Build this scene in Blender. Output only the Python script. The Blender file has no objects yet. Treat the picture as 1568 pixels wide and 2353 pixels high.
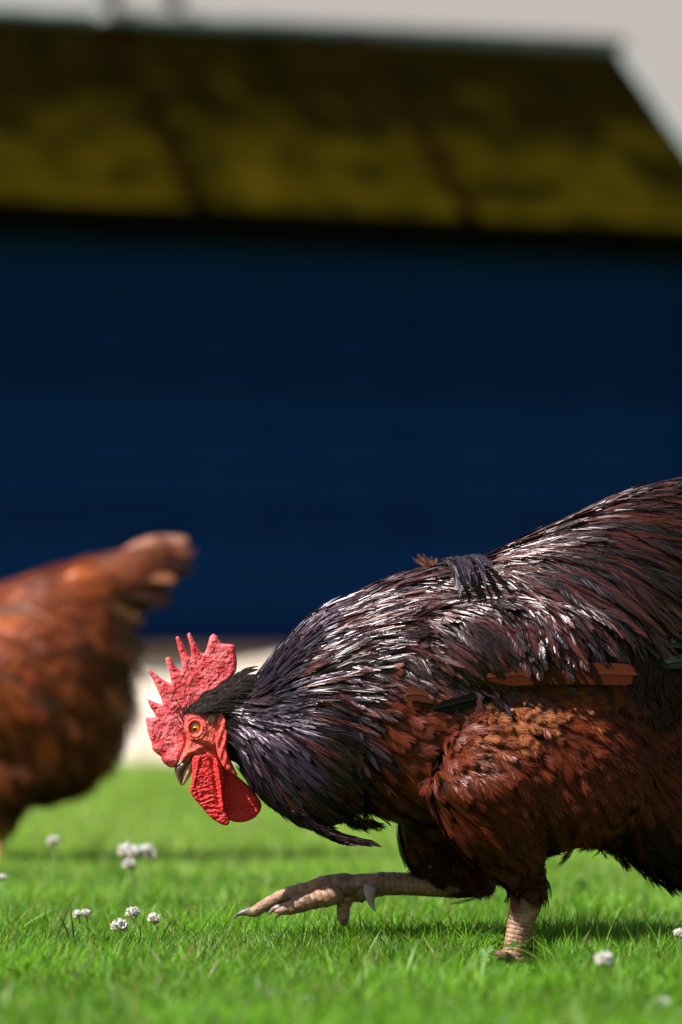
import bpy, math, random
import numpy as np
from mathutils import Vector, Matrix, noise
from mathutils.bvhtree import BVHTree
from mathutils.geometry import delaunay_2d_cdt

random.seed(7)
rng = np.random.default_rng(7)
S = bpy.context.scene
COL = S.collection
R = math.radians

# ------------------------------------------------------------------ camera, world, sun
CAMH, CAMD, FPX, HOR = 0.338, 5.0, 10500.0, 1500.0     # eye height, distance to the cock, focal length and horizon of a 1568x2353 picture
cam_d = bpy.data.cameras.new('camera'); cam = bpy.data.objects.new('camera', cam_d); COL.objects.link(cam)
cam.location = (0, -CAMD, CAMH); cam.rotation_euler = (R(90), 0, 0)
cam_d.lens = 36 * FPX / 2353; cam_d.sensor_width = 36; cam_d.sensor_fit = 'AUTO'
cam_d.shift_y = (HOR - 1176.5) / 2353
cam_d.clip_start = 0.05; cam_d.clip_end = 4000
cam_d.dof.use_dof = True; cam_d.dof.focus_distance = 4.955; cam_d.dof.aperture_fstop = 3.3
S.camera = cam

SUN = Vector((-0.58, -0.26, 0.76)).normalized()         # towards the sun
w = bpy.data.worlds.new('World'); S.world = w; w.use_nodes = True
nt = w.node_tree; nt.nodes.clear()
sky = nt.nodes.new('ShaderNodeTexSky'); sky.sky_type = 'NISHITA'; sky.sun_disc = False
sky.sun_elevation = math.asin(SUN.z); sky.sun_rotation = math.atan2(SUN.x, SUN.y)
sky.air_density = 1.0; sky.dust_density = 1.5
bg = nt.nodes.new('ShaderNodeBackground'); bg.inputs[1].default_value = 0.06
bc = nt.nodes.new('ShaderNodeBackground'); bc.inputs[0].default_value = (0.46, 0.42, 0.385, 1); bc.inputs[1].default_value = 0.56
mix = nt.nodes.new('ShaderNodeMixShader'); out = nt.nodes.new('ShaderNodeOutputWorld')
tc = nt.nodes.new('ShaderNodeTexCoord'); sp = nt.nodes.new('ShaderNodeSeparateXYZ')
mr = nt.nodes.new('ShaderNodeMapRange'); mr.inputs[1].default_value = 0.14; mr.inputs[2].default_value = 0.55
mr.inputs[3].default_value = 1.0; mr.inputs[4].default_value = 0.08
nt.links.new(tc.outputs['Generated'], sp.inputs[0]); nt.links.new(sp.outputs[2], mr.inputs[0])
nt.links.new(sky.outputs[0], bg.inputs[0]); nt.links.new(mr.outputs[0], mix.inputs[0])
nt.links.new(bg.outputs[0], mix.inputs[1]); nt.links.new(bc.outputs[0], mix.inputs[2]); nt.links.new(mix.outputs[0], out.inputs[0])
sd = bpy.data.lights.new('sun', 'SUN'); sd.energy = 5.0; sd.angle = R(0.53); sd.color = (1.0, 0.95, 0.87)
so = bpy.data.objects.new('sun', sd); COL.objects.link(so)
so.rotation_euler = SUN.to_track_quat('Z', 'Y').to_euler()
S.view_settings.view_transform = 'Standard'; S.view_settings.look = 'None'
S.view_settings.exposure = 1.1; S.view_settings.gamma = 1.0; S.view_settings.use_curve_mapping = False
S.render.engine = 'CYCLES'
S.cycles.max_bounces = 8; S.cycles.transparent_max_bounces = 8

# ------------------------------------------------------------------ helpers
def tag(o, label=None, cat=None, group=None, kind=None):
    if label: o['label'] = label
    if cat: o['category'] = cat
    if group: o['group'] = group
    if kind: o['kind'] = kind
    return o

def link(name, me, parent=None, mats=None):
    o = bpy.data.objects.new(name, me); COL.objects.link(o)
    if mats is not None and len(me.materials) == 0:
        for m in (mats if isinstance(mats, (list, tuple)) else [mats]): me.materials.append(m)
    if parent is not None: o.parent = parent
    return o

def empty(name, loc=(0, 0, 0), rz=0):
    o = bpy.data.objects.new(name, None); COL.objects.link(o); o.location = loc; o.rotation_euler = (0, 0, rz)
    o.empty_display_size = 0.05
    return o

def trimesh(name, V, F, col=None, smooth=False, mat_index=None):
    V = np.asarray(V, dtype=np.float32); F = np.asarray(F, dtype=np.int32)
    me = bpy.data.meshes.new(name)
    me.vertices.add(len(V)); me.vertices.foreach_set('co', V.ravel())
    me.loops.add(len(F) * 3); me.loops.foreach_set('vertex_index', F.ravel())
    me.polygons.add(len(F))
    me.polygons.foreach_set('loop_start', np.arange(0, len(F) * 3, 3, dtype=np.int32))
    me.polygons.foreach_set('loop_total', np.full(len(F), 3, dtype=np.int32))
    if smooth: me.polygons.foreach_set('use_smooth', np.ones(len(F), dtype=bool))
    if mat_index is not None: me.polygons.foreach_set('material_index', np.asarray(mat_index, dtype=np.int32))
    me.update(calc_edges=True)
    if col is not None:
        a = me.color_attributes.new('Col', 'FLOAT_COLOR', 'POINT')
        c = np.ones((len(V), 4), dtype=np.float32); c[:, :3] = col
        a.data.foreach_set('color', c.ravel())
    return me

def quads_mesh(name, V, F, smooth=False):
    me = bpy.data.meshes.new(name); me.from_pydata([tuple(v) for v in V], [], [tuple(f) for f in F]); me.update()
    if smooth:
        for p in me.polygons: p.use_smooth = True
    return me

BOXF = [(0, 3, 2, 1), (4, 5, 6, 7), (0, 1, 5, 4), (1, 2, 6, 5), (2, 3, 7, 6), (3, 0, 4, 7)]
def box_vf(x0, x1, y0, y1, z0, z1):
    return [(x0, y0, z0), (x1, y0, z0), (x1, y1, z0), (x0, y1, z0), (x0, y0, z1), (x1, y0, z1), (x1, y1, z1), (x0, y1, z1)], BOXF

def catmull(pts, n=8, closed=True):
    P = np.asarray(pts, float); N = len(P); o = []
    rngi = range(N) if closed else range(N - 1)
    for i in rngi:
        if closed: a, b, c, d = P[i - 1], P[i], P[(i + 1) % N], P[(i + 2) % N]
        else: a, b, c, d = P[max(i - 1, 0)], P[i], P[i + 1], P[min(i + 2, N - 1)]
        for k in range(n):
            t = k / n
            o.append(0.5 * ((2 * b) + (c - a) * t + (2 * a - 5 * b + 4 * c - d) * t * t + (3 * b - a - 3 * c + d) * t ** 3))
    if not closed: o.append(P[-1])
    return np.array(o)

def resample(P, step, closed=True):
    Q = np.vstack([P, P[:1]]) if closed else P
    d = np.r_[0, np.cumsum(np.linalg.norm(np.diff(Q, axis=0), axis=1))]
    n = max(4, int(round(d[-1] / step)))
    s = np.linspace(0, d[-1], n + (0 if closed else 1), endpoint=not closed)
    return np.stack([np.interp(s, d, Q[:, k]) for k in range(Q.shape[1])], 1)

def inside(poly, pts):
    x, y = pts[:, 0], pts[:, 1]; res = np.zeros(len(pts), bool)
    j = len(poly) - 1
    for i in range(len(poly)):
        xi, yi = poly[i]; xj, yj = poly[j]
        c = ((yi > y) != (yj > y)) & (x < (xj - xi) * (y - yi) / (yj - yi + 1e-12) + xi)
        res ^= c; j = i
    return res

def segdist(poly, pts):
    a = poly; b = np.roll(poly, -1, axis=0); best = np.full(len(pts), 1e9)
    for p, q in zip(a, b):
        ab = q - p; t = np.clip(((pts - p) @ ab) / (ab @ ab + 1e-12), 0, 1)
        best = np.minimum(best, np.linalg.norm(pts - (p + t[:, None] * ab), axis=1))
    return best

def fbm(x, y, z=0.0, f=1.0):
    return noise.fractal(Vector((x * f, y * f, z * f)), 0.6, 2.1, 4)

# ------------------------------------------------------------------ materials
def mat(name, base=(0.5, 0.5, 0.5), rough=0.6, spec=0.5, metal=0.0, **kw):
    m = bpy.data.materials.new(name); m.use_nodes = True
    b = m.node_tree.nodes['Principled BSDF']
    b.inputs['Base Color'].default_value = (*base, 1); b.inputs['Roughness'].default_value = rough
    b.inputs['Specular IOR Level'].default_value = spec; b.inputs['Metallic'].default_value = metal
    for k, v in kw.items(): b.inputs[k.replace('_', ' ')].default_value = v
    return m

def nd(m, t, **kw):
    n = m.node_tree.nodes.new(t)
    for k, v in kw.items(): setattr(n, k, v)
    return n

def noise_mat(name, c1, c2, scale=10, detail=6, rough=0.7, bump=0.0, bscale=None, spec=0.4, lo=0.35, hi=0.65, stretch=(1, 1, 1), coord='Object', rand=0.0, **kw):
    m = mat(name, c1, rough, spec, **kw); t = m.node_tree; L = t.links; b = t.nodes['Principled BSDF']
    tcn = nd(m, 'ShaderNodeTexCoord'); mp = nd(m, 'ShaderNodeMapping'); mp.inputs['Scale'].default_value = stretch
    L.new(tcn.outputs[coord], mp.inputs[0])
    no = nd(m, 'ShaderNodeTexNoise'); no.inputs['Scale'].default_value = scale; no.inputs['Detail'].default_value = detail
    L.new(mp.outputs[0], no.inputs['Vector'])
    r = nd(m, 'ShaderNodeValToRGB'); r.color_ramp.elements[0].position = lo; r.color_ramp.elements[1].position = hi
    r.color_ramp.elements[0].color = (*c1, 1); r.color_ramp.elements[1].color = (*c2, 1)
    L.new(no.outputs[0], r.inputs[0]); src = r.outputs[0]
    if rand:
        oi = nd(m, 'ShaderNodeObjectInfo'); mrn = nd(m, 'ShaderNodeMapRange')
        mrn.inputs[3].default_value = 1 - rand; mrn.inputs[4].default_value = 1 + rand
        L.new(oi.outputs['Random'], mrn.inputs[0])
        vm = nd(m, 'ShaderNodeVectorMath', operation='SCALE'); L.new(src, vm.inputs[0]); L.new(mrn.outputs[0], vm.inputs['Scale']); src = vm.outputs[0]
    L.new(src, b.inputs['Base Color'])
    if bump:
        n2 = nd(m, 'ShaderNodeTexNoise'); n2.inputs['Scale'].default_value = bscale or scale * 3; n2.inputs['Detail'].default_value = 5
        L.new(mp.outputs[0], n2.inputs['Vector'])
        bp = nd(m, 'ShaderNodeBump'); bp.inputs['Strength'].default_value = bump; bp.inputs['Distance'].default_value = 0.002
        L.new(n2.outputs[0], bp.inputs['Height']); L.new(bp.outputs[0], b.inputs['Normal'])
    return m

def feather_mat(name, rough=0.4, spec=0.6, tint=(1, 1, 1), sheen=0.0, metal=0.0, transl=0.0):
    m = mat(name, (0.1, 0.05, 0.03), rough, spec, metal); t = m.node_tree; b = t.nodes['Principled BSDF']
    a = nd(m, 'ShaderNodeAttribute', attribute_name='Col'); t.links.new(a.outputs['Color'], b.inputs['Base Color'])
    b.inputs['Specular Tint'].default_value = (*tint, 1)
    if sheen:
        b.inputs['Sheen Weight'].default_value = sheen; b.inputs['Sheen Roughness'].default_value = 0.35
        b.inputs['Sheen Tint'].default_value = (1.0, 0.6, 0.4, 1)
    if transl:
        tr = nd(m, 'ShaderNodeBsdfTranslucent'); t.links.new(a.outputs['Color'], tr.inputs[0])
        mx = nd(m, 'ShaderNodeMixShader'); mx.inputs[0].default_value = transl
        t.links.new(b.outputs[0], mx.inputs[1]); t.links.new(tr.outputs[0], mx.inputs[2])
        t.links.new(mx.outputs[0], t.nodes['Material Output'].inputs[0])
    return m

M = {}
M['hackle'] = feather_mat('hackle_feather', 0.34, 0.6, (1.0, 0.86, 0.92)); M['hackle'].node_tree.nodes['Principled BSDF'].inputs['IOR'].default_value = 1.55
M['body_f'] = feather_mat('body_feather', 0.40, 0.36, (1.0, 0.62, 0.58), transl=0.08)
M['fluff'] = feather_mat('fluff', 0.5, 0.35, (1.0, 0.6, 0.42), sheen=0.05, transl=0.25)
M['neck'] = feather_mat('neck_feather', 0.34, 0.6, (0.95, 0.80, 1.0)); M['neck'].node_tree.nodes['Principled BSDF'].inputs['IOR'].default_value = 1.55; M['gap_shade'] = feather_mat('gap_shade', 0.6, 0.03); M['quill'] = feather_mat('wing_quill', 0.5, 0.12, (1.0, 0.8, 0.7)); M['tail_f'] = feather_mat('tail_feather', 0.5, 0.12, (0.8, 1.0, 0.9))
M['skin_dark'] = noise_mat('plumage_base', (0.004, 0.002, 0.0018), (0.010, 0.004, 0.003), 60, rough=0.8, spec=0.1)
M['leg'] = noise_mat('leg_skin', (0.09, 0.042, 0.028), (0.36, 0.215, 0.15), 70, 8, 0.55, 0.9, 260, 0.4, 0.38, 0.62)
M['scale'] = noise_mat('leg_scale', (0.14, 0.066, 0.038), (0.37, 0.215, 0.135), 120, 5, 0.42, 0.3, 400, 0.5, rand=0.3)
M['claw'] = noise_mat('claw_horn', (0.06, 0.04, 0.04), (0.22, 0.16, 0.15), 120, rough=0.35, stretch=(1, 1, 3))
M['spur'] = noise_mat('spur_horn', (0.20, 0.15, 0.16), (0.42, 0.36, 0.37), 150, rough=0.4)

def flesh(name, c1, c2, bump, vs, stretch=(1, 1, 1)):
    m = mat(name, c1, 0.52, 0.4); t = m.node_tree; L = t.links; b = t.nodes['Principled BSDF']
    b.inputs['Subsurface Weight'].default_value = 0.25; b.inputs['Subsurface Radius'].default_value = (0.006, 0.0015, 0.001); b.inputs['Subsurface Scale'].default_value = 0.6
    tcn = nd(m, 'ShaderNodeTexCoord'); mp = nd(m, 'ShaderNodeMapping'); mp.inputs['Scale'].default_value = stretch; L.new(tcn.outputs['Object'], mp.inputs[0])
    v = nd(m, 'ShaderNodeTexVoronoi', feature='SMOOTH_F1'); v.inputs['Scale'].default_value = vs; L.new(mp.outputs[0], v.inputs['Vector'])
    n = nd(m, 'ShaderNodeTexNoise'); n.inputs['Scale'].default_value = 75; n.inputs['Detail'].default_value = 6; L.new(mp.outputs[0], n.inputs['Vector'])
    r = nd(m, 'ShaderNodeValToRGB'); r.color_ramp.elements[0].color = (*c1, 1); r.color_ramp.elements[1].color = (*c2, 1)
    r.color_ramp.elements[0].position = 0.35; r.color_ramp.elements[1].position = 0.65; L.new(n.outputs[0], r.inputs[0])
    L.new(r.outputs[0], b.inputs['Base Color'])
    mm = nd(m, 'ShaderNodeMath', operation='MULTIPLY_ADD'); mm.inputs[1].default_value = -1.4; L.new(v.outputs[0], mm.inputs[0]); L.new(n.outputs[0], mm.inputs[2])
    bp = nd(m, 'ShaderNodeBump'); bp.inputs['Strength'].default_value = bump; bp.inputs['Distance'].default_value = 0.0012
    L.new(mm.outputs[0], bp.inputs['Height']); L.new(bp.outputs[0], b.inputs['Normal'])
    return m
M['comb'] = flesh('comb_flesh', (0.54, 0.026, 0.040), (0.80, 0.150, 0.165), 0.45, 900)
M['face'] = flesh('face_skin', (0.52, 0.035, 0.03), (0.72, 0.11, 0.08), 0.7, 900)
M['wattle'] = flesh('wattle_flesh', (0.52, 0.008, 0.012), (0.66, 0.022, 0.022), 0.8, 500, (0.5, 1, 1.6))
M['lobe'] = flesh('earlobe_flesh', (0.58, 0.04, 0.035), (0.76, 0.11, 0.09), 0.6, 500, (2.2, 1, 0.7))
M['eye_white'] = mat('eye_ball', (0.75, 0.62, 0.50), 0.1, 0.6, Coat_Weight=1.0)
M['iris'] = noise_mat('iris', (0.55, 0.12, 0.01), (0.75, 0.26, 0.03), 500, rough=0.12, Coat_Weight=1.0)
M['pupil'] = mat('pupil', (0.004, 0.003, 0.003), 0.06, 0.8)
M['beak_up'] = noise_mat('upper_beak_horn', (0.08, 0.045, 0.035), (0.36, 0.24, 0.17), 70, 5, 0.28, 0.15, 200, 0.6, 0.35, 0.7, (1, 1, 0.6))
M['beak_lo'] = noise_mat('lower_beak_horn', (0.48, 0.31, 0.17), (0.20, 0.10, 0.05), 55, 5, 0.3, 0.15, 200, 0.6, 0.5, 0.75)
M['bristle'] = mat('bristle', (0.012, 0.006, 0.006), 0.35, 0.6)

# ------------------------------------------------------------------ ground, path
def lawn_mat():
    m = noise_mat('lawn_soil', (0.035, 0.075, 0.012), (0.075, 0.15, 0.022), 7, 8, 0.9, 0.6, 90, 0.1)
    return m
M['soil'] = lawn_mat()
gsz = 600
me = quads_mesh('ground', [(-gsz, -60, 0), (gsz, -60, 0), (gsz, 1200, 0), (-gsz, 1200, 0)], [(0, 1, 2, 3)])
g = link('lawn', me, None, M['soil']); tag(g, 'level green lawn under the birds running back to the shed', kind='structure')

# ------------------------------------------------------------------ shed
SHX, SHD = 0.967, 15.97
A = math.atan2(0.87, 2.094)
shed = empty('garden_shed', (SHX, SHD - CAMD, 0), A)
tag(shed, 'dark navy board shed with mossy pitched roof behind the lawn', 'shed')
HR = CAMH + 1460 / FPX * 15.1
RUN, RISE = 0.93, 0.70
HE = HR - RISE
XL = -3.6
M['navy'] = noise_mat('navy_paint', (0.0008, 0.016, 0.072), (0.0014, 0.026, 0.106), 4, 6, 0.7, 0.35, 60, 0.06, stretch=(1, 1, 14), rand=0.2)
M['fascia'] = noise_mat('shaded_timber', (0.002, 0.002, 0.001), (0.004, 0.004, 0.002), 14, rough=0.9, spec=0.0)  # near-black: the shade under the eave is put into this colour
def roof_mat():
    m = noise_mat('mossy_felt', (0.0025, 0.0020, 0.0003), (0.006, 0.0047, 0.0007), 9, 5, 1.0, 0.6, 60, 0.0)
    t = m.node_tree; L = t.links; b = t.nodes['Principled BSDF']; old = b.inputs['Base Color'].links[0].from_socket
    tcn = nd(m, 'ShaderNodeTexCoord'); n = nd(m, 'ShaderNodeTexNoise'); n.inputs['Scale'].default_value = 5.5; n.inputs['Detail'].default_value = 7
    L.new(tcn.outputs['Object'], n.inputs['Vector'])
    s = nd(m, 'ShaderNodeSeparateXYZ'); L.new(tcn.outputs['Object'], s.inputs[0])
    g2 = nd(m, 'ShaderNodeMapRange'); g2.inputs[1].default_value = -0.1; g2.inputs[2].default_value = -RUN; g2.inputs[3].default_value = -0.30; g2.inputs[4].default_value = 0.10
    L.new(s.outputs[1], g2.inputs[0])
    ad = nd(m, 'ShaderNodeMath', operation='ADD'); L.new(n.outputs[0], ad.inputs[0]); L.new(g2.outputs[0], ad.inputs[1])
    r = nd(m, 'ShaderNodeValToRGB'); r.color_ramp.elements[0].position = 0.34; r.color_ramp.elements[1].position = 0.90
    L.new(ad.outputs[0], r.inputs[0])
    mx = nd(m, 'ShaderNodeMix', data_type='RGBA'); L.new(r.outputs[0], mx.inputs[0]); L.new(old, mx.inputs[6]); mx.inputs[7].default_value = (0.046, 0.034, 0.0016, 1)
    L.new(mx.outputs[2], b.inputs['Base Color'])
    return m
M['roof'] = roof_mat()
M['lead'] = noise_mat('pale_capping', (0.17, 0.20, 0.20), (0.27, 0.31, 0.31), 8, rough=0.5, spec=0.5)
M['batten'] = noise_mat('dark_batten', (0.0045, 0.0022, 0.0005), (0.007, 0.0034, 0.0008), 10, rough=1.0, spec=0.0)
M['shed_in'] = mat('shed_core', (0.01, 0.012, 0.02), 0.9, 0.1)
yw = -(RUN - 0.10)
xr = -0.13
V, F = box_vf(XL + .1, xr - 0.03, yw + 0.03, -yw - 0.03, 0, HE - 0.02)
# core with gable
V = [(XL + .1, yw + .03, 0), (XL + .1, -yw - .03, 0), (XL + .1, -yw - .03, HE - .03), (XL + .1, 0, HR - .08), (XL + .1, yw + .03, HE - .03)]
V += [(xr - .03, y, z) for (_, y, z) in V]
F = [(0, 1, 2, 3, 4), (9, 8, 7, 6, 5), (0, 5, 6, 1), (1, 6, 7, 2), (2, 7, 8, 3), (3, 8, 9, 4), (4, 9, 5, 0)]
link('wall', quads_mesh('shed_wall', V, F), shed, M['shed_in'])
PL = 0.36
bh = 0.117
z = PL + 0.004
def board(x0, x1, z0, h, y, name='board'):
    # lapped board with a proud, slightly rounded lower edge
    V = []
    for x in (x0, x1):
        V += [(x, y, z0), (x, y - .020, z0 + .001), (x, y - .022, z0 + .006), (x, y - .006, z0 + h), (x, y, z0 + h)]
    F = [(0, 1, 2, 3, 4), (9, 8, 7, 6, 5)] + [(i, (i + 5), ((i + 1) % 5) + 5, (i + 1) % 5) for i in range(5)]
    return quads_mesh(name, V, F)
bm_sh = board(XL + .1, xr, 0, bh, 0, 'board')
k = 0
while z < HE - 0.02:
    o = link('wall_board', bm_sh, shed, M['navy']); o.location = (0, yw + .03, z); z += bh - 0.003; k += 1
for k2 in range(k):
    o = link('wall_board', bm_sh, shed, M['navy']); o.location = (XL + xr + .1, -yw - .03, PL + .004 + k2 * (bh - .003)); o.rotation_euler = (0, 0, math.pi)
# right gable end boards
gb = board(0, 2 * (-yw) - .02, 0, bh, 0, 'gable_board')
zz = 0.004
while zz < HR - 0.25:
    half = -yw - .01 if zz < HE - 0.1 else max(0.05, (-yw) * (HR - .1 - zz - bh) / RISE)
    me_b = board(-half, half, 0, bh, 0, 'gable_board')
    o = link('gable_board', me_b, shed, M['navy']); o.location = (xr - .03, 0, zz); o.rotation_euler = (0, 0, math.pi / 2); zz += bh - .003
# corner post
V, F = box_vf(xr - .0, xr + .045, yw - .012, yw + .05, 0, HE - .03); link('corner_post', quads_mesh('corner_post', V, F), shed, M['navy'])
# roof: sheets with battens over their seams
sl = math.hypot(RUN, RISE); ny, nz = -RISE / sl, RUN / sl      # outward normal of front slope in y-z
def slope_box(x0, x1, s0, s1, h0, h1, sign=1):
    # s = distance down the slope from the ridge, h = height above the slope plane
    V = []
    for x in (x0, x1):
        for (s, h) in ((s0, h0), (s1, h0), (s1, h1), (s0, h1)):
            V.append((x, sign * (-RUN / sl * s + ny * h), HR - RISE / sl * s + nz * h))
    F = [(0, 1, 2, 3), (7, 6, 5, 4)] + [(i, i + 4, (i + 1) % 4 + 4, (i + 1) % 4) for i in range(4)]
    return V, F
seams = [0.0, 0.99, 1.92, 2.85, 3.6]
for i in range(4):
    for sg in (1, -1):
        V, F = slope_box(-seams[i + 1] + .004, -seams[i] - .004, 0.012, sl, -0.02, 0.004 + 0.003 * (i % 2), sg)
        link('roof_panel', quads_mesh('roof_panel', V, F), shed, M['roof'])
for sx in seams[1:-1]:
    V, F = slope_box(-sx - .022, -sx + .022, 0.03, sl + .005, 0.009, 0.032); link('batten', quads_mesh('batten', V, F), shed, M['batten'])
    V, F = slope_box(-sx - .022, -sx + .022, 0.03, sl + .005, 0.009, 0.032, -1); link('batten', quads_mesh('batten', V, F), shed, M['batten'])
def rod(pts, r, seg=10, name='rod', caps=True):
    pts = [Vector(p) for p in pts]; rr = r if isinstance(r, (list, tuple, np.ndarray)) else [r] * len(pts)
    V = []; F = []; prev = None
    for i, p in enumerate(pts):
        d = (pts[min(i + 1, len(pts) - 1)] - pts[max(i - 1, 0)]).normalized()
        if prev is None: a = d.orthogonal().normalized()
        else: a = (prev - d * prev.dot(d)).normalized()
        prev = a; b = d.cross(a)
        for k in range(seg):
            t = 2 * math.pi * k / seg; V.append(p + (a * math.cos(t) + b * math.sin(t)) * rr[i])
    for i in range(len(pts) - 1):
        for k in range(seg):
            F.append((i * seg + k, i * seg + (k + 1) % seg, (i + 1) * seg + (k + 1) % seg, (i + 1) * seg + k))
    if caps:
        F.append(tuple(range(seg))[::-1]); F.append(tuple((len(pts) - 1) * seg + k for k in range(seg)))
    return quads_mesh(name, V, F, True)
link('ridge_cap', rod([(XL - .02, 0, HR + .024), (0.02, 0, HR + .024)], .026, 12, 'ridge_cap'), shed, M['lead'])
for sg in (1, -1):
    V, F = slope_box(0.0, 0.014, 0.0, sl + .01, -0.03, 0.024, sg); link('verge_trim', quads_mesh('verge_trim', V, F), shed, M['lead'])
for sg in (1, -1):
    V, F = box_vf(XL, -0.001, sg * (-RUN) - .022 * (sg > 0), sg * (-RUN) + .022 * (sg < 0), HE - .105, HE - .018); link('fascia', quads_mesh('fascia', V, F), shed, M['fascia'])
# pale block plinth with a brown timber sill
M['block'] = noise_mat('pale_stone_block', (0.66, 0.60, 0.53), (0.78, 0.74, 0.68), 7, 7, 0.85, 0.5, 60, 0.2, rand=0.18)
M['mortar'] = noise_mat('plinth_mortar', (0.35, 0.30, 0.26), (0.45, 0.40, 0.35), 30, rough=0.9)
V, F = box_vf(XL + .12, xr - .02, yw - .035, yw + .028, 0, PL - .035); link('plinth', quads_mesh('plinth', V, F), shed, M['mortar'])
row_h = (PL - .05) / 3
for r_ in range(3):
    x = XL + .13 - (0.2 if r_ % 2 else 0)
    while x < xr:
        x0 = max(x, XL + .13); x1 = min(x + 0.37 + 0.05 * random.random(), xr - 0.01); x = x1 + .012
        if x1 - x0 < .04: continue
        e = .008; pr = .012 * random.random()
        z0 = r_ * row_h + .004; z1 = z0 + row_h - .012; yf = yw - .050 - pr
        V = [(x0, yw - .034, z0), (x1, yw - .034, z0), (x1, yw - .034, z1), (x0, yw - .034, z1), (x0, yf + e, z0), (x1, yf + e, z0), (x1, yf + e, z1), (x0, yf + e, z1),
             (x0 + e, yf, z0 + e), (x1 - e, yf, z0 + e), (x1 - e, yf, z1 - e), (x0 + e, yf, z1 - e)]
        F = [(0, 1, 2, 3), (0, 4, 5, 1), (1, 5, 6, 2), (2, 6, 7, 3), (3, 7, 4, 0), (4, 8, 9, 5), (5, 9, 10, 6), (6, 10, 11, 7), (7, 11, 8, 4), (8, 11, 10, 9)]
        link('stone_block', quads_mesh('stone_block', V, F), shed, M['block'])
M['sill'] = noise_mat('brown_sill', (0.13, 0.075, 0.05), (0.22, 0.14, 0.10), 12, rough=0.8)
V, F = box_vf(XL + .11, xr + .01, yw - .075, yw + .029, PL - .036, PL); link('sill', quads_mesh('sill', V, F), shed, M['sill'])
# weather vane on the ridge
M['iron'] = noise_mat('weathered_iron', (0.07, 0.075, 0.07), (0.14, 0.15, 0.14), 20, rough=0.5, spec=0.5)
M['iron_dark'] = noise_mat('dark_iron', (0.02, 0.018, 0.014), (0.04, 0.035, 0.03), 20, rough=0.6)
vs = 1.885
vane = empty('weather_vane', (SHX - vs * math.cos(A), SHD - CAMD - vs * math.sin(A), HR + .03), A)
tag(vane, 'grey iron weather vane standing on the shed ridge, cut off by the top edge', 'weather vane')
link('mast', rod([(0, 0, -.03), (0, 0, .0), (0, 0, .02), (0, 0, .05), (0, 0, .5)], [.075, .045, .032, .026, .014], 14, 'mast'), vane, M['iron'])
link('collar', rod([(0.012, -.03, 0.0), (0.012, -.03, .035)], .014, 10, 'collar'), vane, M['iron_dark'])
link('arrow', rod([(-.35, 0, .40), (.35, 0, .40)], .009, 8, 'arrow'), vane, M['iron_dark'])
link('ball', rod([(0, 0, .035), (0, 0, .045), (0, 0, .065), (0, 0, .085), (0, 0, .10)], [.012, .036, .046, .036, .012], 14, 'ball'), vane, M['iron_dark'])
link('scroll', rod([(.02, 0, .30), (.12, 0, .27), (.21, 0, .14), (.235, 0, .055), (.240, 0, .030)], [.008, .010, .020, .034, .016], 12, 'scroll'), vane, M['iron_dark'])

M['gravel'] = noise_mat('pink_gravel', (0.36, 0.27, 0.21), (0.55, 0.45, 0.36), 55, 8, 0.9, 0.8, 160, 0.2)
ca, sa = math.cos(A), math.sin(A)
def loc2w(x, y): return (SHX + x * ca - y * sa, SHD - CAMD + x * sa + y * ca)
pp = [loc2w(-6, yw - 0.75), loc2w(3, yw - 0.75), loc2w(3, yw + .1), loc2w(-6, yw + .1)]
me = quads_mesh('path', [(x, y, .004) for x, y in pp], [(0, 1, 2, 3)])
tag(link('path', me, None, M['gravel']), 'pinkish gravel strip along the foot of the shed', kind='structure')

M['bank'] = noise_mat('pale_gravel_bank', (0.42, 0.33, 0.27), (0.72, 0.64, 0.55), 14, 9, 0.9, 0.8, 120, 0.2, 0.4, 0.6)
V = []; F = []; nx, nyy = 90, 12
for i in range(nx + 1):
    for j in range(nyy + 1):
        lx = XL - .3 + (-XL + .6) * i / nx; f = j / nyy; ly = yw - .66 + .60 * f
        zz = .30 * f ** .8 * (1 + .22 * noise.noise(Vector((lx * 2.2, f, 3)))) * min(1, (lx - XL + .31) / .4, (.31 - lx) / .4) + .02 * noise.noise(Vector((lx * 9, f * 6, 1))) * f + .005
        wx, wy = loc2w(lx, ly); V.append((wx, wy, zz))
for i in range(nx):
    for j in range(nyy): a = i * (nyy + 1) + j; F.append((a, a + nyy + 1, a + nyy + 2, a + 1))
tag(link('gravel_bank', quads_mesh('gravel_bank', V, F, True), None, M['bank']), 'pale gravel bank heaped against the shed foot', kind='structure')

# ------------------------------------------------------------------ picture coordinates of the cock's plane
def D(x, y, Y=0.0):      # 1568-wide picture px -> point on the cock's own plane
    return Vector(((x - 784) / 2100.0, Y, (2210 - y) / 2100.0))
def Hd(u, v):            # head study coordinates (u, v) -> X, Z
    sx = 550 + u / 2.6133; sy = 2480 + v / 2.6133
    return ((sx - 1365) / 3656.0, (3848 - sy) / 3656.0)

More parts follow.
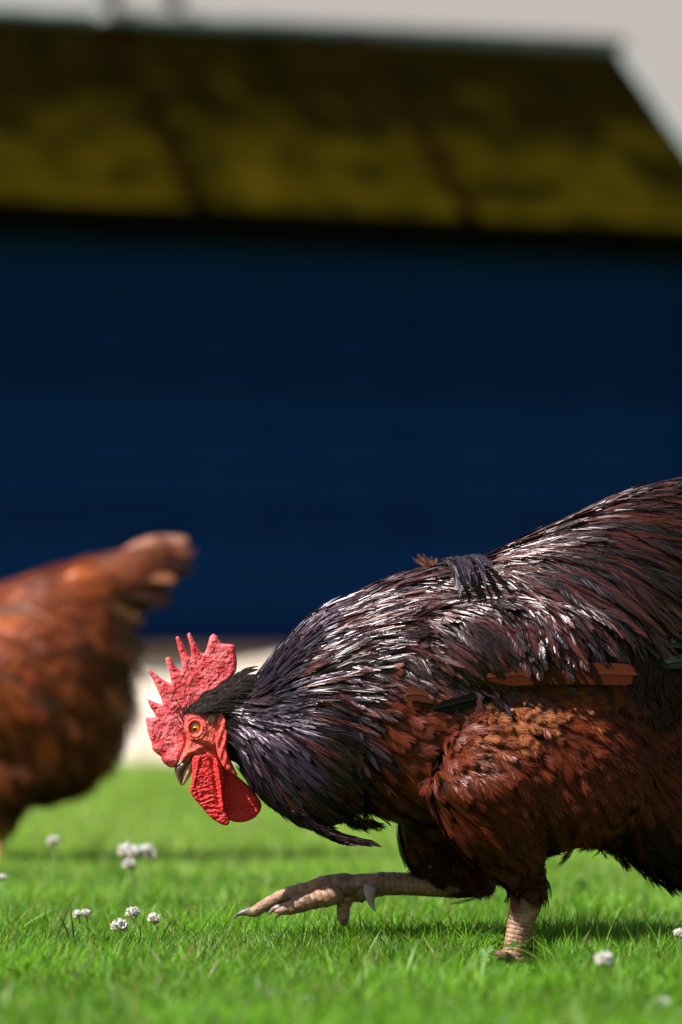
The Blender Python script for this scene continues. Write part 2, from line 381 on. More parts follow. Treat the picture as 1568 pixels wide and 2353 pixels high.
# ------------------------------------------------------------------ relief plates (comb, wattles, face, beak)
def relief(name, outline, parent, m, y0, hfun, edge_r, spacing=0.0011, jitter=0.0, smooth_n=5, both=True, col=None, ends_smooth=True):
    """outline in head (u,v); hfun(u,v,d) = half thickness towards the viewer; both = closed plate, mirrored about y0"""
    P = catmull(outline, smooth_n) if smooth_n else np.asarray(outline, float)
    W = np.array([Hd(u, v) for u, v in P]); W = resample(W, spacing)
    if jitter:
        nrm = np.roll(W, -1, 0) - np.roll(W, 1, 0); nrm = np.stack([nrm[:, 1], -nrm[:, 0]], 1); nrm /= np.linalg.norm(nrm, axis=1)[:, None] + 1e-9
        W = W + nrm * np.array([[jitter * fbm(x, z, 0, 420)] for x, z in W])
    lo, hi = W.min(0), W.max(0)
    gx, gz = np.meshgrid(np.arange(lo[0], hi[0], spacing), np.arange(lo[1], hi[1], spacing * .87))
    gx = gx + (np.arange(gx.shape[0]) % 2)[:, None] * spacing / 2
    G = np.stack([gx.ravel(), gz.ravel()], 1) + rng.normal(0, spacing * .08, (gx.size, 2))
    G = G[inside(W, G)]; dG = segdist(W, G); G = G[dG > spacing * .45]; dG = dG[dG > spacing * .45]
    allp = [Vector(p) for p in W] + [Vector(p) for p in G]
    n = len(W)
    res = delaunay_2d_cdt(allp, [(i, (i + 1) % n) for i in range(n)], [], 1, 1e-7)
    vs2, tris = res[0], [t for t in res[2] if len(t) == 3]
    Pn = np.array([[v[0], v[1]] for v in vs2]); d = segdist(W, Pn)
    onb = d < 1e-6
    U = (Pn[:, 0] * 3656 + 1365 - 550) * 2.6133; Vv = (3848 - Pn[:, 1] * 3656 - 2480) * 2.6133
    er = np.clip(d / edge_r, 0, 1); prof = np.sqrt(np.clip(1 - (1 - er) ** 2, 0, 1))
    h = hfun(U, Vv, d) * prof
    A_ = np.stack([Pn[:, 0], y0 - h, Pn[:, 1]], 1)
    F = [list(t) for t in tris]
    # orient towards -Y
    F2 = []
    for t in F:
        a, b, c = Pn[t[0]], Pn[t[1]], Pn[t[2]]
        cr = (b[0] - a[0]) * (c[1] - a[1]) - (b[1] - a[1]) * (c[0] - a[0])
        F2.append(t if cr > 0 else [t[0], t[2], t[1]])
    Vs = A_; Fs = F2
    if both:
        idx = np.arange(len(Pn)); nb = np.where(~onb)[0]; mp = idx.copy(); mp[nb] = len(Pn) + np.arange(len(nb))
        B_ = np.stack([Pn[nb, 0], y0 + (h[nb] if both is True else both), Pn[nb, 1]], 1) if both is True else np.stack([Pn[nb, 0], np.full(len(nb), y0 + both), Pn[nb, 1]], 1)
        Vs = np.vstack([A_, B_]); Fs = F2 + [[mp[t[0]], mp[t[2]], mp[t[1]]] for t in F2]
    me = trimesh(name, Vs, Fs, None, True)
    return link(name, me, parent, m)

def nz_arr(U, V, f, k=0.0, oct_=1):
    return np.array([fbm(u, v, k, f) for u, v in zip(U, V)])

# ------------------------------------------------------------------ feathers
class Plume:
    def __init__(self): self.V = []; self.F = []; self.C = []; self.n = 0
    def add(self, V, F, C):
        self.V.append(V); self.F.append(F + self.n); self.C.append(C); self.n += len(V)
    def mesh(self, name): return trimesh(name, np.vstack(self.V), np.vstack(self.F), np.vstack(self.C))

def feather_geo(P, N, half, nb, adv, col, profile='lance', ragged=0.12, roll=0.35, tipcol=None, shaft=None, cup=0.25, fill=1.25, bwid=None):
    """one feather built barb by barb along the shaft P (K,3) with surface normals N (K,3)"""
    K = len(P); T = np.gradient(P, axis=0); Ls = np.linalg.norm(T, axis=1)[:, None] + 1e-12; T = T / Ls
    N = N - (N * T).sum(1)[:, None] * T; N /= np.linalg.norm(N, axis=1)[:, None] + 1e-12
    B = np.cross(T, N)
    L = np.linalg.norm(np.diff(P, axis=0), axis=1).sum(); ks = np.linspace(0, 1, K)
    def ip(Q, t): return np.stack([np.interp(t, ks, Q[:, i]) for i in range(3)], -1)
    t = np.linspace(0.03, 0.985, nb); t = t + rng.normal(0, 0.25 / nb, nb); t = np.clip(t, 0.0, 1)
    if profile == 'lance': wp = np.minimum(1, (t + .08) / .25) * (1 - t ** 2.2) ** .8 * (0.85 + .15)
    elif profile == 'round': wp = np.minimum(1, (t + .1) / .4) ** .8 * (1 - t ** 5) ** .6
    else: wp = np.minimum(1, (t + .2) / .5) * (1 - t ** 3) ** .5
    bw = L / nb * fill
    Vs = []; Cs = []; Fs = []; n0 = 0
    for s in (-1, 1):
        r = ip(P, t); Tt = ip(T, t); Nt = ip(N, t); Bt = ip(B, t)
        wv = half * wp * (1 + rng.normal(0, ragged, nb))
        a = adv * (0.5 + 0.5 * wp) * (1 + rng.normal(0, ragged, nb))
        te = t + a; over = np.clip(te - 1, 0, None)[:, None]
        q = ip(P, np.clip(te, 0, 1)) + ip(T, np.clip(te, 0, 1)) * over * L
        q = q + s * Bt * wv[:, None] - Nt * (cup * wv[:, None]) + Nt * rng.normal(0, .04, nb)[:, None] * half
        m = r + (q - r) * .5 + s * Bt * (wv * .12)[:, None] + Nt * (wv * .10)[:, None]
        if bwid is None:
            dm = Tt * bw * .5 + Nt * (rng.normal(0, roll, nb) * bw)[:, None]; dr = Tt * bw * .5
        else:
            db = q - r; db /= np.linalg.norm(db, axis=1)[:, None] + 1e-12; pe = np.cross(Nt, db)
            pe = pe * np.sign((pe * Tt).sum(1) + 1e-9)[:, None]; pe = pe * math.cos(roll) + Nt * rng.normal(0, roll, nb)[:, None]
            dm = pe * (bwid * .5 * rng.uniform(.7, 1.2, nb))[:, None]; dr = dm * .8
        v = np.stack([r - dr, r + dr, m - dm, m + dm, q - dm * .3, q + dm * .3], 1).reshape(-1, 3)
        b0 = (np.arange(nb) * 6)[:, None] + n0
        f = np.concatenate([b0 + np.array([[0, 1, 3]]), b0 + np.array([[0, 3, 2]]), b0 + np.array([[2, 3, 5]]), b0 + np.array([[2, 5, 4]])], 0)
        cj = np.asarray(col)[None] * (1 + rng.normal(0, .13, (nb, 1)))
        if tipcol is not None:
            mm = (t[:, None] ** 2.0) * .8; cj = cj * (1 - mm) + np.asarray(tipcol)[None] * mm
        Vs.append(v); Fs.append(f); Cs.append(np.repeat(np.clip(cj, 0, 1), 6, 0)); n0 += len(v)
    # shaft
    kk = K; sw = half * .07 + .00012
    taper = np.linspace(1, .25, kk)[:, None]
    v = np.stack([P - B * sw * taper + N * sw * .6, P + B * sw * taper + N * sw * .6], 1).reshape(-1, 3)
    f = np.concatenate([[[2 * i, 2 * i + 2, 2 * i + 3], [2 * i, 2 * i + 3, 2 * i + 1]] for i in range(kk - 1)], 0) + n0
    sc = np.asarray(shaft if shaft is not None else col) * 1.3
    Vs.append(v); Fs.append(f); Cs.append(np.repeat(np.clip(sc, 0, 1)[None], len(v), 0))
    return np.vstack(Vs), np.vstack(Fs), np.vstack(Cs)

# ------------------------------------------------------------------ body builders
def loft(stations, seg=28):
    """stations: (x_top,y_top,x_bot,y_bot,lateral,yoff) in picture px -> closed tube"""
    V = []; F = []; n = len(stations)
    for (xt, yt, xb, yb, lat, yo) in stations:
        a = D(xt, yt, yo); b = D(xb, yb, yo); c = (a + b) / 2; h = (a - b) / 2
        for k in range(seg):
            t = 2 * math.pi * k / seg
            sx = math.sin(t); sx = math.copysign(abs(sx) ** .9, sx)
            V.append(c + h * math.cos(t) + Vector((0, lat * sx, 0)))
    for i in range(n - 1):
        for k in range(seg): F.append((i * seg + k, i * seg + (k + 1) % seg, (i + 1) * seg + (k + 1) % seg, (i + 1) * seg + k))
    F.append(tuple(range(seg))[::-1]); F.append(tuple((n - 1) * seg + k for k in range(seg)))
    return V, F
def ellipsoid(c, rx, ry, rz, rot=0, seg=24, rings=14):
    V = []; F = []; ca_, sa_ = math.cos(rot), math.sin(rot)
    for i in range(1, rings):
        ph = math.pi * i / rings
        for k in range(seg):
            t = 2 * math.pi * k / seg
            x = rx * math.sin(ph) * math.cos(t); y = ry * math.sin(ph) * math.sin(t); z = rz * math.cos(ph)
            V.append(Vector((c[0] + x * ca_ - z * sa_, c[1] + y, c[2] + x * sa_ + z * ca_)))
    top = len(V); V.append(Vector((c[0] - rz * sa_, c[1], c[2] + rz * ca_))); V.append(Vector((c[0] + rz * sa_, c[1], c[2] - rz * ca_)))
    for i in range(rings - 2):
        for k in range(seg): F.append((i * seg + k, (i + 1) * seg + k, (i + 1) * seg + (k + 1) % seg, i * seg + (k + 1) % seg))
    for k in range(seg): F.append((top, k, (k + 1) % seg)); F.append((top + 1, (rings - 2) * seg + (k + 1) % seg, (rings - 2) * seg + k))
    return V, F
def tubeVF(pts, rads, seg=16):
    me = rod(pts, rads, seg); V = [v.co.copy() for v in me.vertices]; F = [tuple(p.vertices) for p in me.polygons]; bpy.data.meshes.remove(me); return V, F
def tube_round(pts, rads, seg=16):
    # tube with rounded ends
    pts = [Vector(p) for p in pts]; P = resample(catmull([tuple(p) for p in pts], 6, False), 0.006, False) if len(pts) > 2 else np.array([tuple(p) for p in pts])
    d = np.r_[0, np.cumsum([ (pts[i + 1] - pts[i]).length for i in range(len(pts) - 1)])]; d /= d[-1]
    e = np.r_[0, np.cumsum(np.linalg.norm(np.diff(P, axis=0), axis=1))]; e /= e[-1]
    rr = np.interp(e, d, rads)
    P = [Vector(p) for p in P]; a = (P[0] - P[1]).normalized(); b = (P[-1] - P[-2]).normalized()
    P = [P[0] + a * rr[0] * .95, P[0] + a * rr[0] * .75] + P + [P[-1] + b * rr[-1] * .75, P[-1] + b * rr[-1] * .95]
    rr = [rr[0] * .3, rr[0] * .66] + list(rr) + [rr[-1] * .66, rr[-1] * .3]
    return tubeVF(P, rr, seg)

def fuse(name, parts, voxel, smooth=3):
    V = []; F = []
    for v, f in parts:
        o = len(V); V += list(v); F += [tuple(i + o for i in t) for t in f]
    me = quads_mesh(name + '_src', V, F); o = bpy.data.objects.new(name + '_src', me); COL.objects.link(o)
    r = o.modifiers.new('r', 'REMESH'); r.mode = 'VOXEL'; r.voxel_size = voxel; r.use_smooth_shade = True
    if smooth:
        s = o.modifiers.new('s', 'SMOOTH'); s.factor = .5; s.iterations = smooth
    dg = bpy.context.evaluated_depsgraph_get(); dg.update()
    m2 = bpy.data.meshes.new_from_object(o.evaluated_get(dg)); m2.name = name
    bpy.data.objects.remove(o); bpy.data.meshes.remove(me)
    for p in m2.polygons: p.use_smooth = True
    return m2

class Surf:
    def __init__(self, me):
        me.calc_loop_triangles(); n = len(me.vertices); co = np.empty(n * 3, np.float32); me.vertices.foreach_get('co', co); self.co = co.reshape(-1, 3).astype(float)
        t = np.empty(len(me.loop_triangles) * 3, np.int32); me.loop_triangles.foreach_get('vertices', t); self.tri = t.reshape(-1, 3)
        self.bvh = BVHTree.FromPolygons([tuple(c) for c in self.co], [tuple(int(i) for i in q) for q in self.tri])
        a, b, c = self.co[self.tri[:, 0]], self.co[self.tri[:, 1]], self.co[self.tri[:, 2]]
        cr = np.cross(b - a, c - a); ar = np.linalg.norm(cr, axis=1) / 2; self.area = ar; self.nrm = cr / (2 * ar[:, None] + 1e-15)
    def sample(self, dens_fn_max):
        n = int(self.area.sum() * dens_fn_max); idx = rng.choice(len(self.tri), n, p=self.area / self.area.sum())
        r1 = np.sqrt(rng.random(n)); r2 = rng.random(n); t = self.tri[idx]
        p = (1 - r1)[:, None] * self.co[t[:, 0]] + (r1 * (1 - r2))[:, None] * self.co[t[:, 1]] + (r1 * r2)[:, None] * self.co[t[:, 2]]
        return p, self.nrm[idx]
    def path(self, p, n, dirn, L, K, base, lift, droop=0.0):
        """walk L metres over the surface from p along dirn; returns shaft points and normals"""
        P = []; Ns = []; p = Vector(p); n = Vector(n); d = Vector(dirn); st = L / (K - 1)
        for k in range(K):
            f = k / (K - 1)
            off = base + lift * f ** 1.6
            P.append(p + n * off); Ns.append(n.copy())
            d = d - n * d.dot(n)
            if d.length < 1e-6: d = n.orthogonal()
            d.normalize(); d = (d + Vector((0, 0, -droop))).normalized()
            q = p + d * st
            hit = self.bvh.find_nearest(q)
            if hit[0] is None: break
            n2 = hit[1]
            n = (n * .45 + n2 * .55).normalized(); p = hit[0]
        return np.array([tuple(v) for v in P]), np.array([tuple(v) for v in Ns])

def field(ctrl):
    C = np.array([(c[0], c[1]) for c in ctrl], float); Dv = np.array([(c[2], c[3]) for c in ctrl], float); Dv /= np.linalg.norm(Dv, axis=1)[:, None]
    kinds = [c[4] for c in ctrl]
    def f(x, y):
        dd = (C[:, 0] - x) ** 2 + (C[:, 1] - y) ** 2; i = int(dd.argmin()); wgt = 1 / (dd + 150) ** 1.5
        v = (Dv * wgt[:, None]).sum(0); v /= np.linalg.norm(v) + 1e-9
        return v, kinds[i]
    return f

# ------------------------------------------------------------------ THE COCK
cock = empty('rooster', (0, 0, 0))
tag(cock, 'dark mahogany rooster with red comb, stooping and striding across the lawn', 'rooster')
NL, FL = -0.050, 0.050      # near and far leg
parts = []
parts.append(loft([(438, 1625, 448, 1712, .008, 0), (470, 1606, 470, 1735, .0155, 0), (510, 1596, 505, 1735, .0185, 0), (560, 1586, 545, 1755, .024, 0), (600, 1545, 572, 1790, .033, 0),
                   (640, 1494, 606, 1828, .046, 0), (700, 1430, 655, 1868, .060, 0), (760, 1388, 705, 1892, .071, 0), (800, 1378, 745, 1895, .075, 0), (850, 1392, 790, 1872, .073, 0), (905, 1480, 828, 1835, .050, 0)]))
parts.append(loft([(700, 1450, 760, 1700, .045, 0), (765, 1392, 800, 1800, .068, 0), (830, 1362, 850, 1850, .078, 0), (900, 1330, 905, 1880, .086, 0), (1000, 1305, 1000, 1893, .096, 0), (1100, 1290, 1110, 1912, .104, 0),
                   (1200, 1243, 1230, 1935, .104, 0), (1300, 1198, 1330, 1930, .100, 0), (1400, 1152, 1430, 1948, .090, 0), (1490, 1122, 1510, 1995, .075, 0), (1570, 1110, 1590, 2035, .058, 0),
                   (1650, 1100, 1670, 1990, .044, 0), (1730, 1110, 1740, 1850, .03, 0), (1800, 1150, 1790, 1600, .015, 0)]))
for s in (-1, 1):
    parts.append(loft([(925, 1430, 930, 1500, .014, s * .052), (990, 1405, 990, 1555, .030, s * .074), (1080, 1392, 1080, 1590, .038, s * .080), (1180, 1390, 1180, 1596, .038, s * .082), (1300, 1400, 1300, 1585, .036, s * .081), (1400, 1420, 1400, 1572, .030, s * .074), (1460, 1450, 1460, 1550, .016, s * .060)], 20))      # folded wing
c = D(1240, 1745); parts.append(ellipsoid((c.x, -.066, c.z), .112, .054, .090, R(-15)))             # near thigh
parts.append(ellipsoid((c.x - .02, .062, c.z - .02), .095, .055, .088, R(-15)))
# near drumstick and leg
parts.append(tube_round([D(1135, 1790, -.066), D(1150, 1880, -.064), D(1180, 1960, -.058), D(1205, 2015, -.052)], [.075, .060, .036, .019]))
parts.append(tube_round([D(1040, 1760, .02), D(985, 1890, .035), D(1010, 1972, .045), D(1068, 2020, FL)], [.04, .034, .031, .020]))
parts.append(tube_round([D(1010, 1972, .047), D(1060, 2026, FL), D(1105, 2030, .048)], [.026, .019, .014]))
# shanks
nsh = [D(1212, 2030, NL), D(1206, 2062, NL), D(1192, 2120, NL), D(1183, 2170, NL), D(1180, 2200, NL)]
parts.append(tube_round(nsh, [.0185, .0172, .0140, .0132, .0150]))
fsh = [D(1075, 2036, FL), D(1000, 2036, FL), D(930, 2036, FL), D(870, 2036, FL)]
parts.append(tube_round(fsh, [.0165, .0142, .0125, .0130]))
# near foot on the ground (hidden in the grass)
gz = .006
nf = Vector((D(1182, 2200).x, NL, gz))
near_toes = [[nf, nf + Vector((-.032, -.004, .004)), nf + Vector((-.07, -.006, -.002))], [nf, nf + Vector((-.022, -.026, .003)), nf + Vector((-.046, -.052, -.003))],
             [nf, nf + Vector((-.022, .022, .003)), nf + Vector((-.046, .046, -.003))], [nf, nf + Vector((.018, .004, .0)), nf + Vector((.034, .006, -.003))]]
for t in near_toes: parts.append(tube_round(t, [.0095, .0065, .0045], 12))
# far foot, lifted
def F5(u, v, Y=FL): return Vector(((900 + u / 1.12 - 1365) / 3656, Y, (3848 - 3280 - v / 1.12) / 3656))
k5 = 1 / 1.12 / 3656
parts.append(tube_round([F5(700, 300), F5(620, 312), F5(545, 318), F5(480, 312)], [.0130, .0155, .0150, .0130]))
far_toes = [[F5(545, 300), F5(450, 300, .046), F5(370, 322, .044), F5(300, 340, .043), F5(210, 375, .042), F5(140, 415, .041), F5(105, 428, .041)],
            [F5(540, 330), F5(470, 350, .035), F5(400, 368, .030), F5(330, 388, .026), F5(275, 405, .024), F5(240, 412, .023)],
            [F5(550, 330, .052), F5(535, 385, .050), F5(530, 430, .048), F5(532, 466, .047)],
            [F5(560, 318), F5(490, 318, .066), F5(420, 326, .080), F5(350, 345, .09)]]
far_r = [[.0135, .0105, .0085, .0090, .0078, .0066, .0050], [.012, .0115, .0098, .0094, .0076, .0058], [.0110, .0078, .0080, .0058], [.012, .010, .009, .006]]
for t, r_ in zip(far_toes, far_r): parts.append(tube_round(t, r_, 12))
# knuckle pads under the toes
for (u, v, Y, r_) in ((318, 346, .043, .0082), (225, 380, .042, .0074), (135, 425, .041, .0062), (360, 382, .029, .0090), (285, 402, .025, .0082), (530, 450, .047, .0068), (500, 330, .045, .013), (600, 335, .05, .013)):
    c = F5(u, v, Y); parts.append(ellipsoid(c, r_ * 1.15, r_ * .9, r_ * .9, 0, 12, 8))
body_me = fuse('body', parts, 0.0021, 4)
# skin zones: face, legs, feathered base
n = len(body_me.polygons); cen = np.empty(n * 3, np.float32); body_me.polygons.foreach_get('center', cen); cen = cen.reshape(-1, 3)
px = cen[:, 0] * 2100 + 784; py = 2210 - cen[:, 2] * 2100
mi = np.zeros(n, np.int32)
mi[(px < 515) & (py > 1630) & (py < 1780)] = 2
mi[(px < 1075) & (py > 1990) & (px < 1075)] = 1
mi[(px > 1125) & (px < 1290) & (py > 2055) & (cen[:, 1] < 0)] = 1
mi[(py > 2150)] = 1
mi[(px < 940) & (py > 1960)] = 1
for m_ in (M['skin_dark'], M['leg'], M['face']): body_me.materials.append(m_)
body_me.polygons.foreach_set('material_index', mi)
link('body', body_me, cock)
SF = Surf(body_me)

# claws, spurs, scales
def claw(p0, p1, p2, r0, name='claw', m='claw'):
    P = [Vector(p0).lerp(Vector(p1), t).lerp(Vector(p1).lerp(Vector(p2), t), t) for t in np.linspace(0, 1, 7)]
    return link(name, rod(P, [r0 * (1 - (i / 6.3) ** 1.3) for i in range(7)], 10, name), cock, M[m])
claw(F5(118, 424, .041), F5(75, 415, .041), F5(32, 450, .041), .0052)
claw(F5(250, 405, .023), F5(215, 395, .023), F5(193, 432, .023), .0052)
claw(F5(245, 425, .022), F5(232, 425, .022), F5(226, 455, .022), .0036)
claw(F5(532, 460, .047), F5(545, 470, .047), F5(548, 506, .047), .0042)
claw(F5(358, 345, .09), F5(335, 350, .091), F5(322, 362, .091), .0045)
for t in near_toes:
    a = t[-1]; dd = (t[-1] - t[-2]).normalized(); claw(a, a + dd * .008, a + dd * .014 + Vector((0, 0, -.004)), .0042)
claw(F5(652, 300, .036), F5(645, 370, .030), F5(676, 418, .030), .0080, 'spur', 'spur')

def scale_mesh():
    V = []; nU, nV = 6, 5
    for j in range(nV + 1):
        for i in range(nU + 1):
            u = -1 + 2 * i / nU; v = -1 + 2 * j / nV
            x = u * math.sqrt(1 - v * v * .42); y = v * math.sqrt(1 - u * u * .35)
            zz = (max(0, 1 - u ** 4) * max(0, 1 - v ** 4)) ** .5 * .30 - .1
            V.append((x, y, zz + .1 * v * -1))
    F = [(j * (nU + 1) + i, j * (nU + 1) + i + 1, (j + 1) * (nU + 1) + i + 1, (j + 1) * (nU + 1) + i) for j in range(nV) for i in range(nU)]
    m = quads_mesh('leg_scale', V, F, True); m.materials.append(M['scale']); return m
scm = scale_mesh()
def scales(axis, t0, t1, rows, ang0, ang1, cols, view, zk=.8):
    P = resample(catmull([tuple(p) for p in axis], 6, False), .002, False)
    for r_ in range(rows):
        f = t0 + (t1 - t0) * (r_ + .5) / rows; k = f * (len(P) - 1); i = min(int(k), len(P) - 2)
        c = Vector(P[i]).lerp(Vector(P[i + 1]), k - i); ax = (Vector(P[i + 1]) - Vector(P[i])).normalized()
        e1 = view - ax * view.dot(ax); e1.normalize(); e2 = ax.cross(e1)
        for q in range(cols):
            th = ang0 + (ang1 - ang0) * (q + (.5 if r_ % 2 else 0.0)) / cols + random.uniform(-.09, .09)
            dr = e1 * math.cos(th) + e2 * math.sin(th)
            h = SF.bvh.ray_cast(c + dr * .05, -dr, .06)
            if h[0] is None: continue
            nn = h[1].lerp(dr, .5).normalized(); zl = nn; yl = (-ax - zl * (-ax).dot(zl)).normalized(); xl = yl.cross(zl)
            ln = (Vector(P[-1]) - Vector(P[0])).length * (t1 - t0) / rows
            rr = (h[0] - c).length
            if rr > .0215: continue
            wd = abs(ang1 - ang0) / cols * rr * .58
            sz = random.uniform(.92, 1.08); lnn = ln * .62 * sz * random.uniform(.9, 1.1)
            Mx = Matrix((xl * wd * sz, yl * lnn, zl * min(wd, lnn) * zk)).transposed().to_4x4(); Mx.translation = h[0] + zl * .0001
            o = bpy.data.objects.new('leg_scale', scm); COL.objects.link(o); o.parent = cock; o.matrix_world = Mx
scales(nsh, .14, .99, 15, -math.pi * .95, math.pi * .95, 9, Vector((0, -1, 0)))
scales(fsh, .05, .99, 14, -math.pi * .55, math.pi * .55, 8, Vector((0, -1, 0)))
for t, rows in ((far_toes[0], 15), (far_toes[1], 10), (far_toes[2], 8)): scales(t, .16, .95, rows, -1.15, 1.15, 3, Vector((0, -1, .25)), .45)
# ---- plumage map
ctrl = [
 # head and nape
 (470, 1612, .5, -.1, 'hd'), (505, 1598, .8, -.35, 'hd'), (540, 1585, .75, -.55, 'hd'), (525, 1625, .8, .1, 'hd'),
 (470, 1665, 1, 0, 'no'), (490, 1700, 1, 0, 'no'), (450, 1700, 1, 0, 'no'), (505, 1655, 1, 0, 'no'), (505, 1720, 1, 0, 'no'),
 # neck hackle
 (560, 1640, .85, .10, 'hn'), (545, 1690, .45, .85, 'hn'), (575, 1760, .38, .92, 'hn'), (620, 1840, .62, .78, 'hn'), (680, 1890, .80, .60, 'hk'), (740, 1905, .90, .45, 'hk'),
 (600, 1560, .70, -.70, 'hn'), (650, 1490, .62, -.76, 'hn'), (710, 1425, .70, -.62, 'hk'), (770, 1380, .86, -.45, 'hk'),
 (620, 1630, .92, -.20, 'hn'), (690, 1560, .92, -.35, 'hk'), (760, 1490, .94, -.25, 'hk'), (820, 1440, .97, -.10, 'hk'),
 (630, 1710, .75, .62, 'hn'), (700, 1660, .86, .35, 'hk'), (770, 1600, .86, .42, 'hk'), (820, 1540, .86, .42, 'hk'),
 (680, 1780, .66, .72, 'hk'), (740, 1740, .62, .75, 'hk'), (780, 1680, .50, .85, 'hk'), (740, 1840, .66, .70, 'hk'), (790, 1800, .5, .8, 'hk'), (790, 1860, .6, .6, 'hk'),
 # cape over the shoulder
 (840, 1345, .88, -.40, 'hk'), (900, 1320, .92, -.30, 'cp'), (960, 1300, .95, -.15, 'cp'), (880, 1400, .98, .05, 'cp'), (960, 1370, .95, .25, 'cp'), (1030, 1360, .85, .45, 'cp'), (1060, 1320, .9, .3, 'cp'),
 (900, 1470, .88, .40, 'cp'), (980, 1460, .80, .58, 'cp'), (1050, 1440, .66, .72, 'cp'), (1000, 1540, .68, .72, 'cp'), (1060, 1540, .50, .85, 'cp'), (930, 1530, .80, .55, 'cp'), (1110, 1400, .6, .75, 'cp'), (1090, 1480, .45, .88, 'cp'),
 # mauve patch and wing coverts
 (1130, 1510, .30, .92, 'wc'), (1160, 1560, .35, .90, 'wc'), (1100, 1580, .5, .8, 'wc'), (1220, 1580, .9, .2, 'wc'), (1330, 1560, .9, .1, 'wc'), (1150, 1600, .7, .4, 'wc'), (960, 1610, .8, .3, 'bo'), (890, 1580, .9, .25, 'bo'), (860, 1560, .9, .2, 'bo'), (1060, 1610, .8, .3, 'bo'),
 # saddle hackle
 (1050, 1285, .75, .55, 'sd'), (1110, 1300, .72, .68, 'sd'), (1110, 1275, .9, -.1, 'sd'), (1180, 1240, .92, -.22, 'sd'), (1260, 1205, .92, -.30, 'sd'), (1350, 1160, .94, -.28, 'sd'), (1430, 1130, .98, -.12, 'sd'), (1500, 1115, .98, .05, 'sr'), (1560, 1120, .95, .15, 'sr'),
 (1170, 1320, .62, .76, 'sd'), (1190, 1400, .42, .90, 'sd'), (1210, 1480, .34, .94, 'sd'), (1250, 1280, .82, .50, 'sd'), (1270, 1370, .58, .80, 'sd'), (1290, 1450, .42, .90, 'sd'),
 (1340, 1240, .90, .25, 'sd'), (1350, 1330, .72, .66, 'sd'), (1370, 1430, .5, .86, 'sd'), (1430, 1200, .95, .12, 'sd'), (1440, 1290, .80, .52, 'sd'), (1440, 1400, .6, .8, 'rm'), (1450, 1500, .45, .88, 'rm'), (1390, 1510, .4, .9, 'rm'),
 (1510, 1190, .92, .25, 'sr'), (1520, 1300, .8, .5, 'rm'), (1530, 1420, .6, .75, 'rm'), (1600, 1250, .8, .5, 'sr'), (1620, 1400, .7, .6, 'rm'),
 # breast
 (850, 1620, .9, .25, 'bo'), (850, 1720, .75, .55, 'bd'), (850, 1820, .75, .55, 'bd'), (830, 1880, .9, .25, 'bd'), (900, 1680, .9, .25, 'bo'), (960, 1660, .95, .05, 'bo'), (1030, 1660, .95, -.05, 'bo'), (940, 1740, .85, .45, 'bo'), (1040, 1720, .95, .2, 'fo'),
 (900, 1780, .72, .62, 'bo'), (900, 1850, .75, .6, 'bd'), (960, 1840, .66, .72, 'th'), (1040, 1800, .8, .55, 'th'), (940, 1895, .7, .6, 'bd'),
 (1000, 1900, .62, .76, 'th'), (1050, 1960, .60, .78, 'th'), (1100, 2010, .62, .76, 'th'), (1130, 2025, .6, .8, 'th'), (1100, 1900, .6, .75, 'th'), (1160, 1960, .45, .85, 'th'), (1190, 2000, .3, .95, 'td'), (1245, 1990, -.1, 1, 'td'), (1250, 1900, .3, .9, 'td'),
 # flank and thigh
 (1100, 1650, .7, .45, 'fl'), (1160, 1630, .8, .35, 'fl'), (1250, 1610, .9, .25, 'fl'), (1170, 1668, .7, .5, 'fl'), (1340, 1600, .9, .3, 'fl'), (1120, 1710, .6, .6, 'fo'), (1200, 1690, .7, .55, 'fo'), (1290, 1670, .7, .6, 'fo'), (1380, 1640, .75, .55, 'fo'), (1430, 1660, .7, .6, 'fo'),
 (1150, 1790, .75, .55, 'fo'), (1230, 1770, .65, .7, 'fo'), (1310, 1760, .6, .75, 'fo'), (1390, 1750, .6, .75, 'fo'), (1180, 1860, .55, .75, 'fo'), (1280, 1850, .4, .85, 'fo'), (1370, 1850, .4, .9, 'fo'), (1460, 1780, .6, .7, 'fo'), (1530, 1700, .8, .4, 'fo'), (1540, 1800, .7, .6, 'fo'),
 (1300, 1930, .3, .9, 'td'), (1400, 1930, .4, .85, 'un'), (1480, 1920, .5, .8, 'un'), (1520, 1990, .6, .75, 'un'), (1600, 1950, .7, .6, 'un'), (1600, 1700, .8, .4, 'un'), (1550, 1560, .8, .4, 'rm'), (1500, 1600, .7, .5, 'rm'), (1470, 1560, .4, .8, 'rm'),
 # far thigh
 (990, 1960, -.2, .9, 'ft'), (1000, 2000, .3, .8, 'ft'), (1060, 2040, .9, .2, 'ft'), (1110, 2050, .9, .2, 'ft'), (960, 1940, -.3, .8, 'ft'),
 # bare legs
 (1200, 2052, 0, 1, 'no'), (1190, 2110, 0, 1, 'no'), (1230, 2090, 0, 1, 'no'), (1180, 2200, 0, 1, 'no'), (960, 2036, 1, 0, 'no'), (1000, 2036, 1, 0, 'no'), (1045, 2070, 1, 0, 'no'), (860, 2036, 1, 0, 'no'), (750, 2050, 1, 0, 'no'), (600, 2080, 1, 0, 'no'), (1080, 2190, 0, 1, 'no'),
]
fld = field(ctrl)
BK = np.array([.016, .009, .010]); MH = np.array([.075, .018, .010]); 
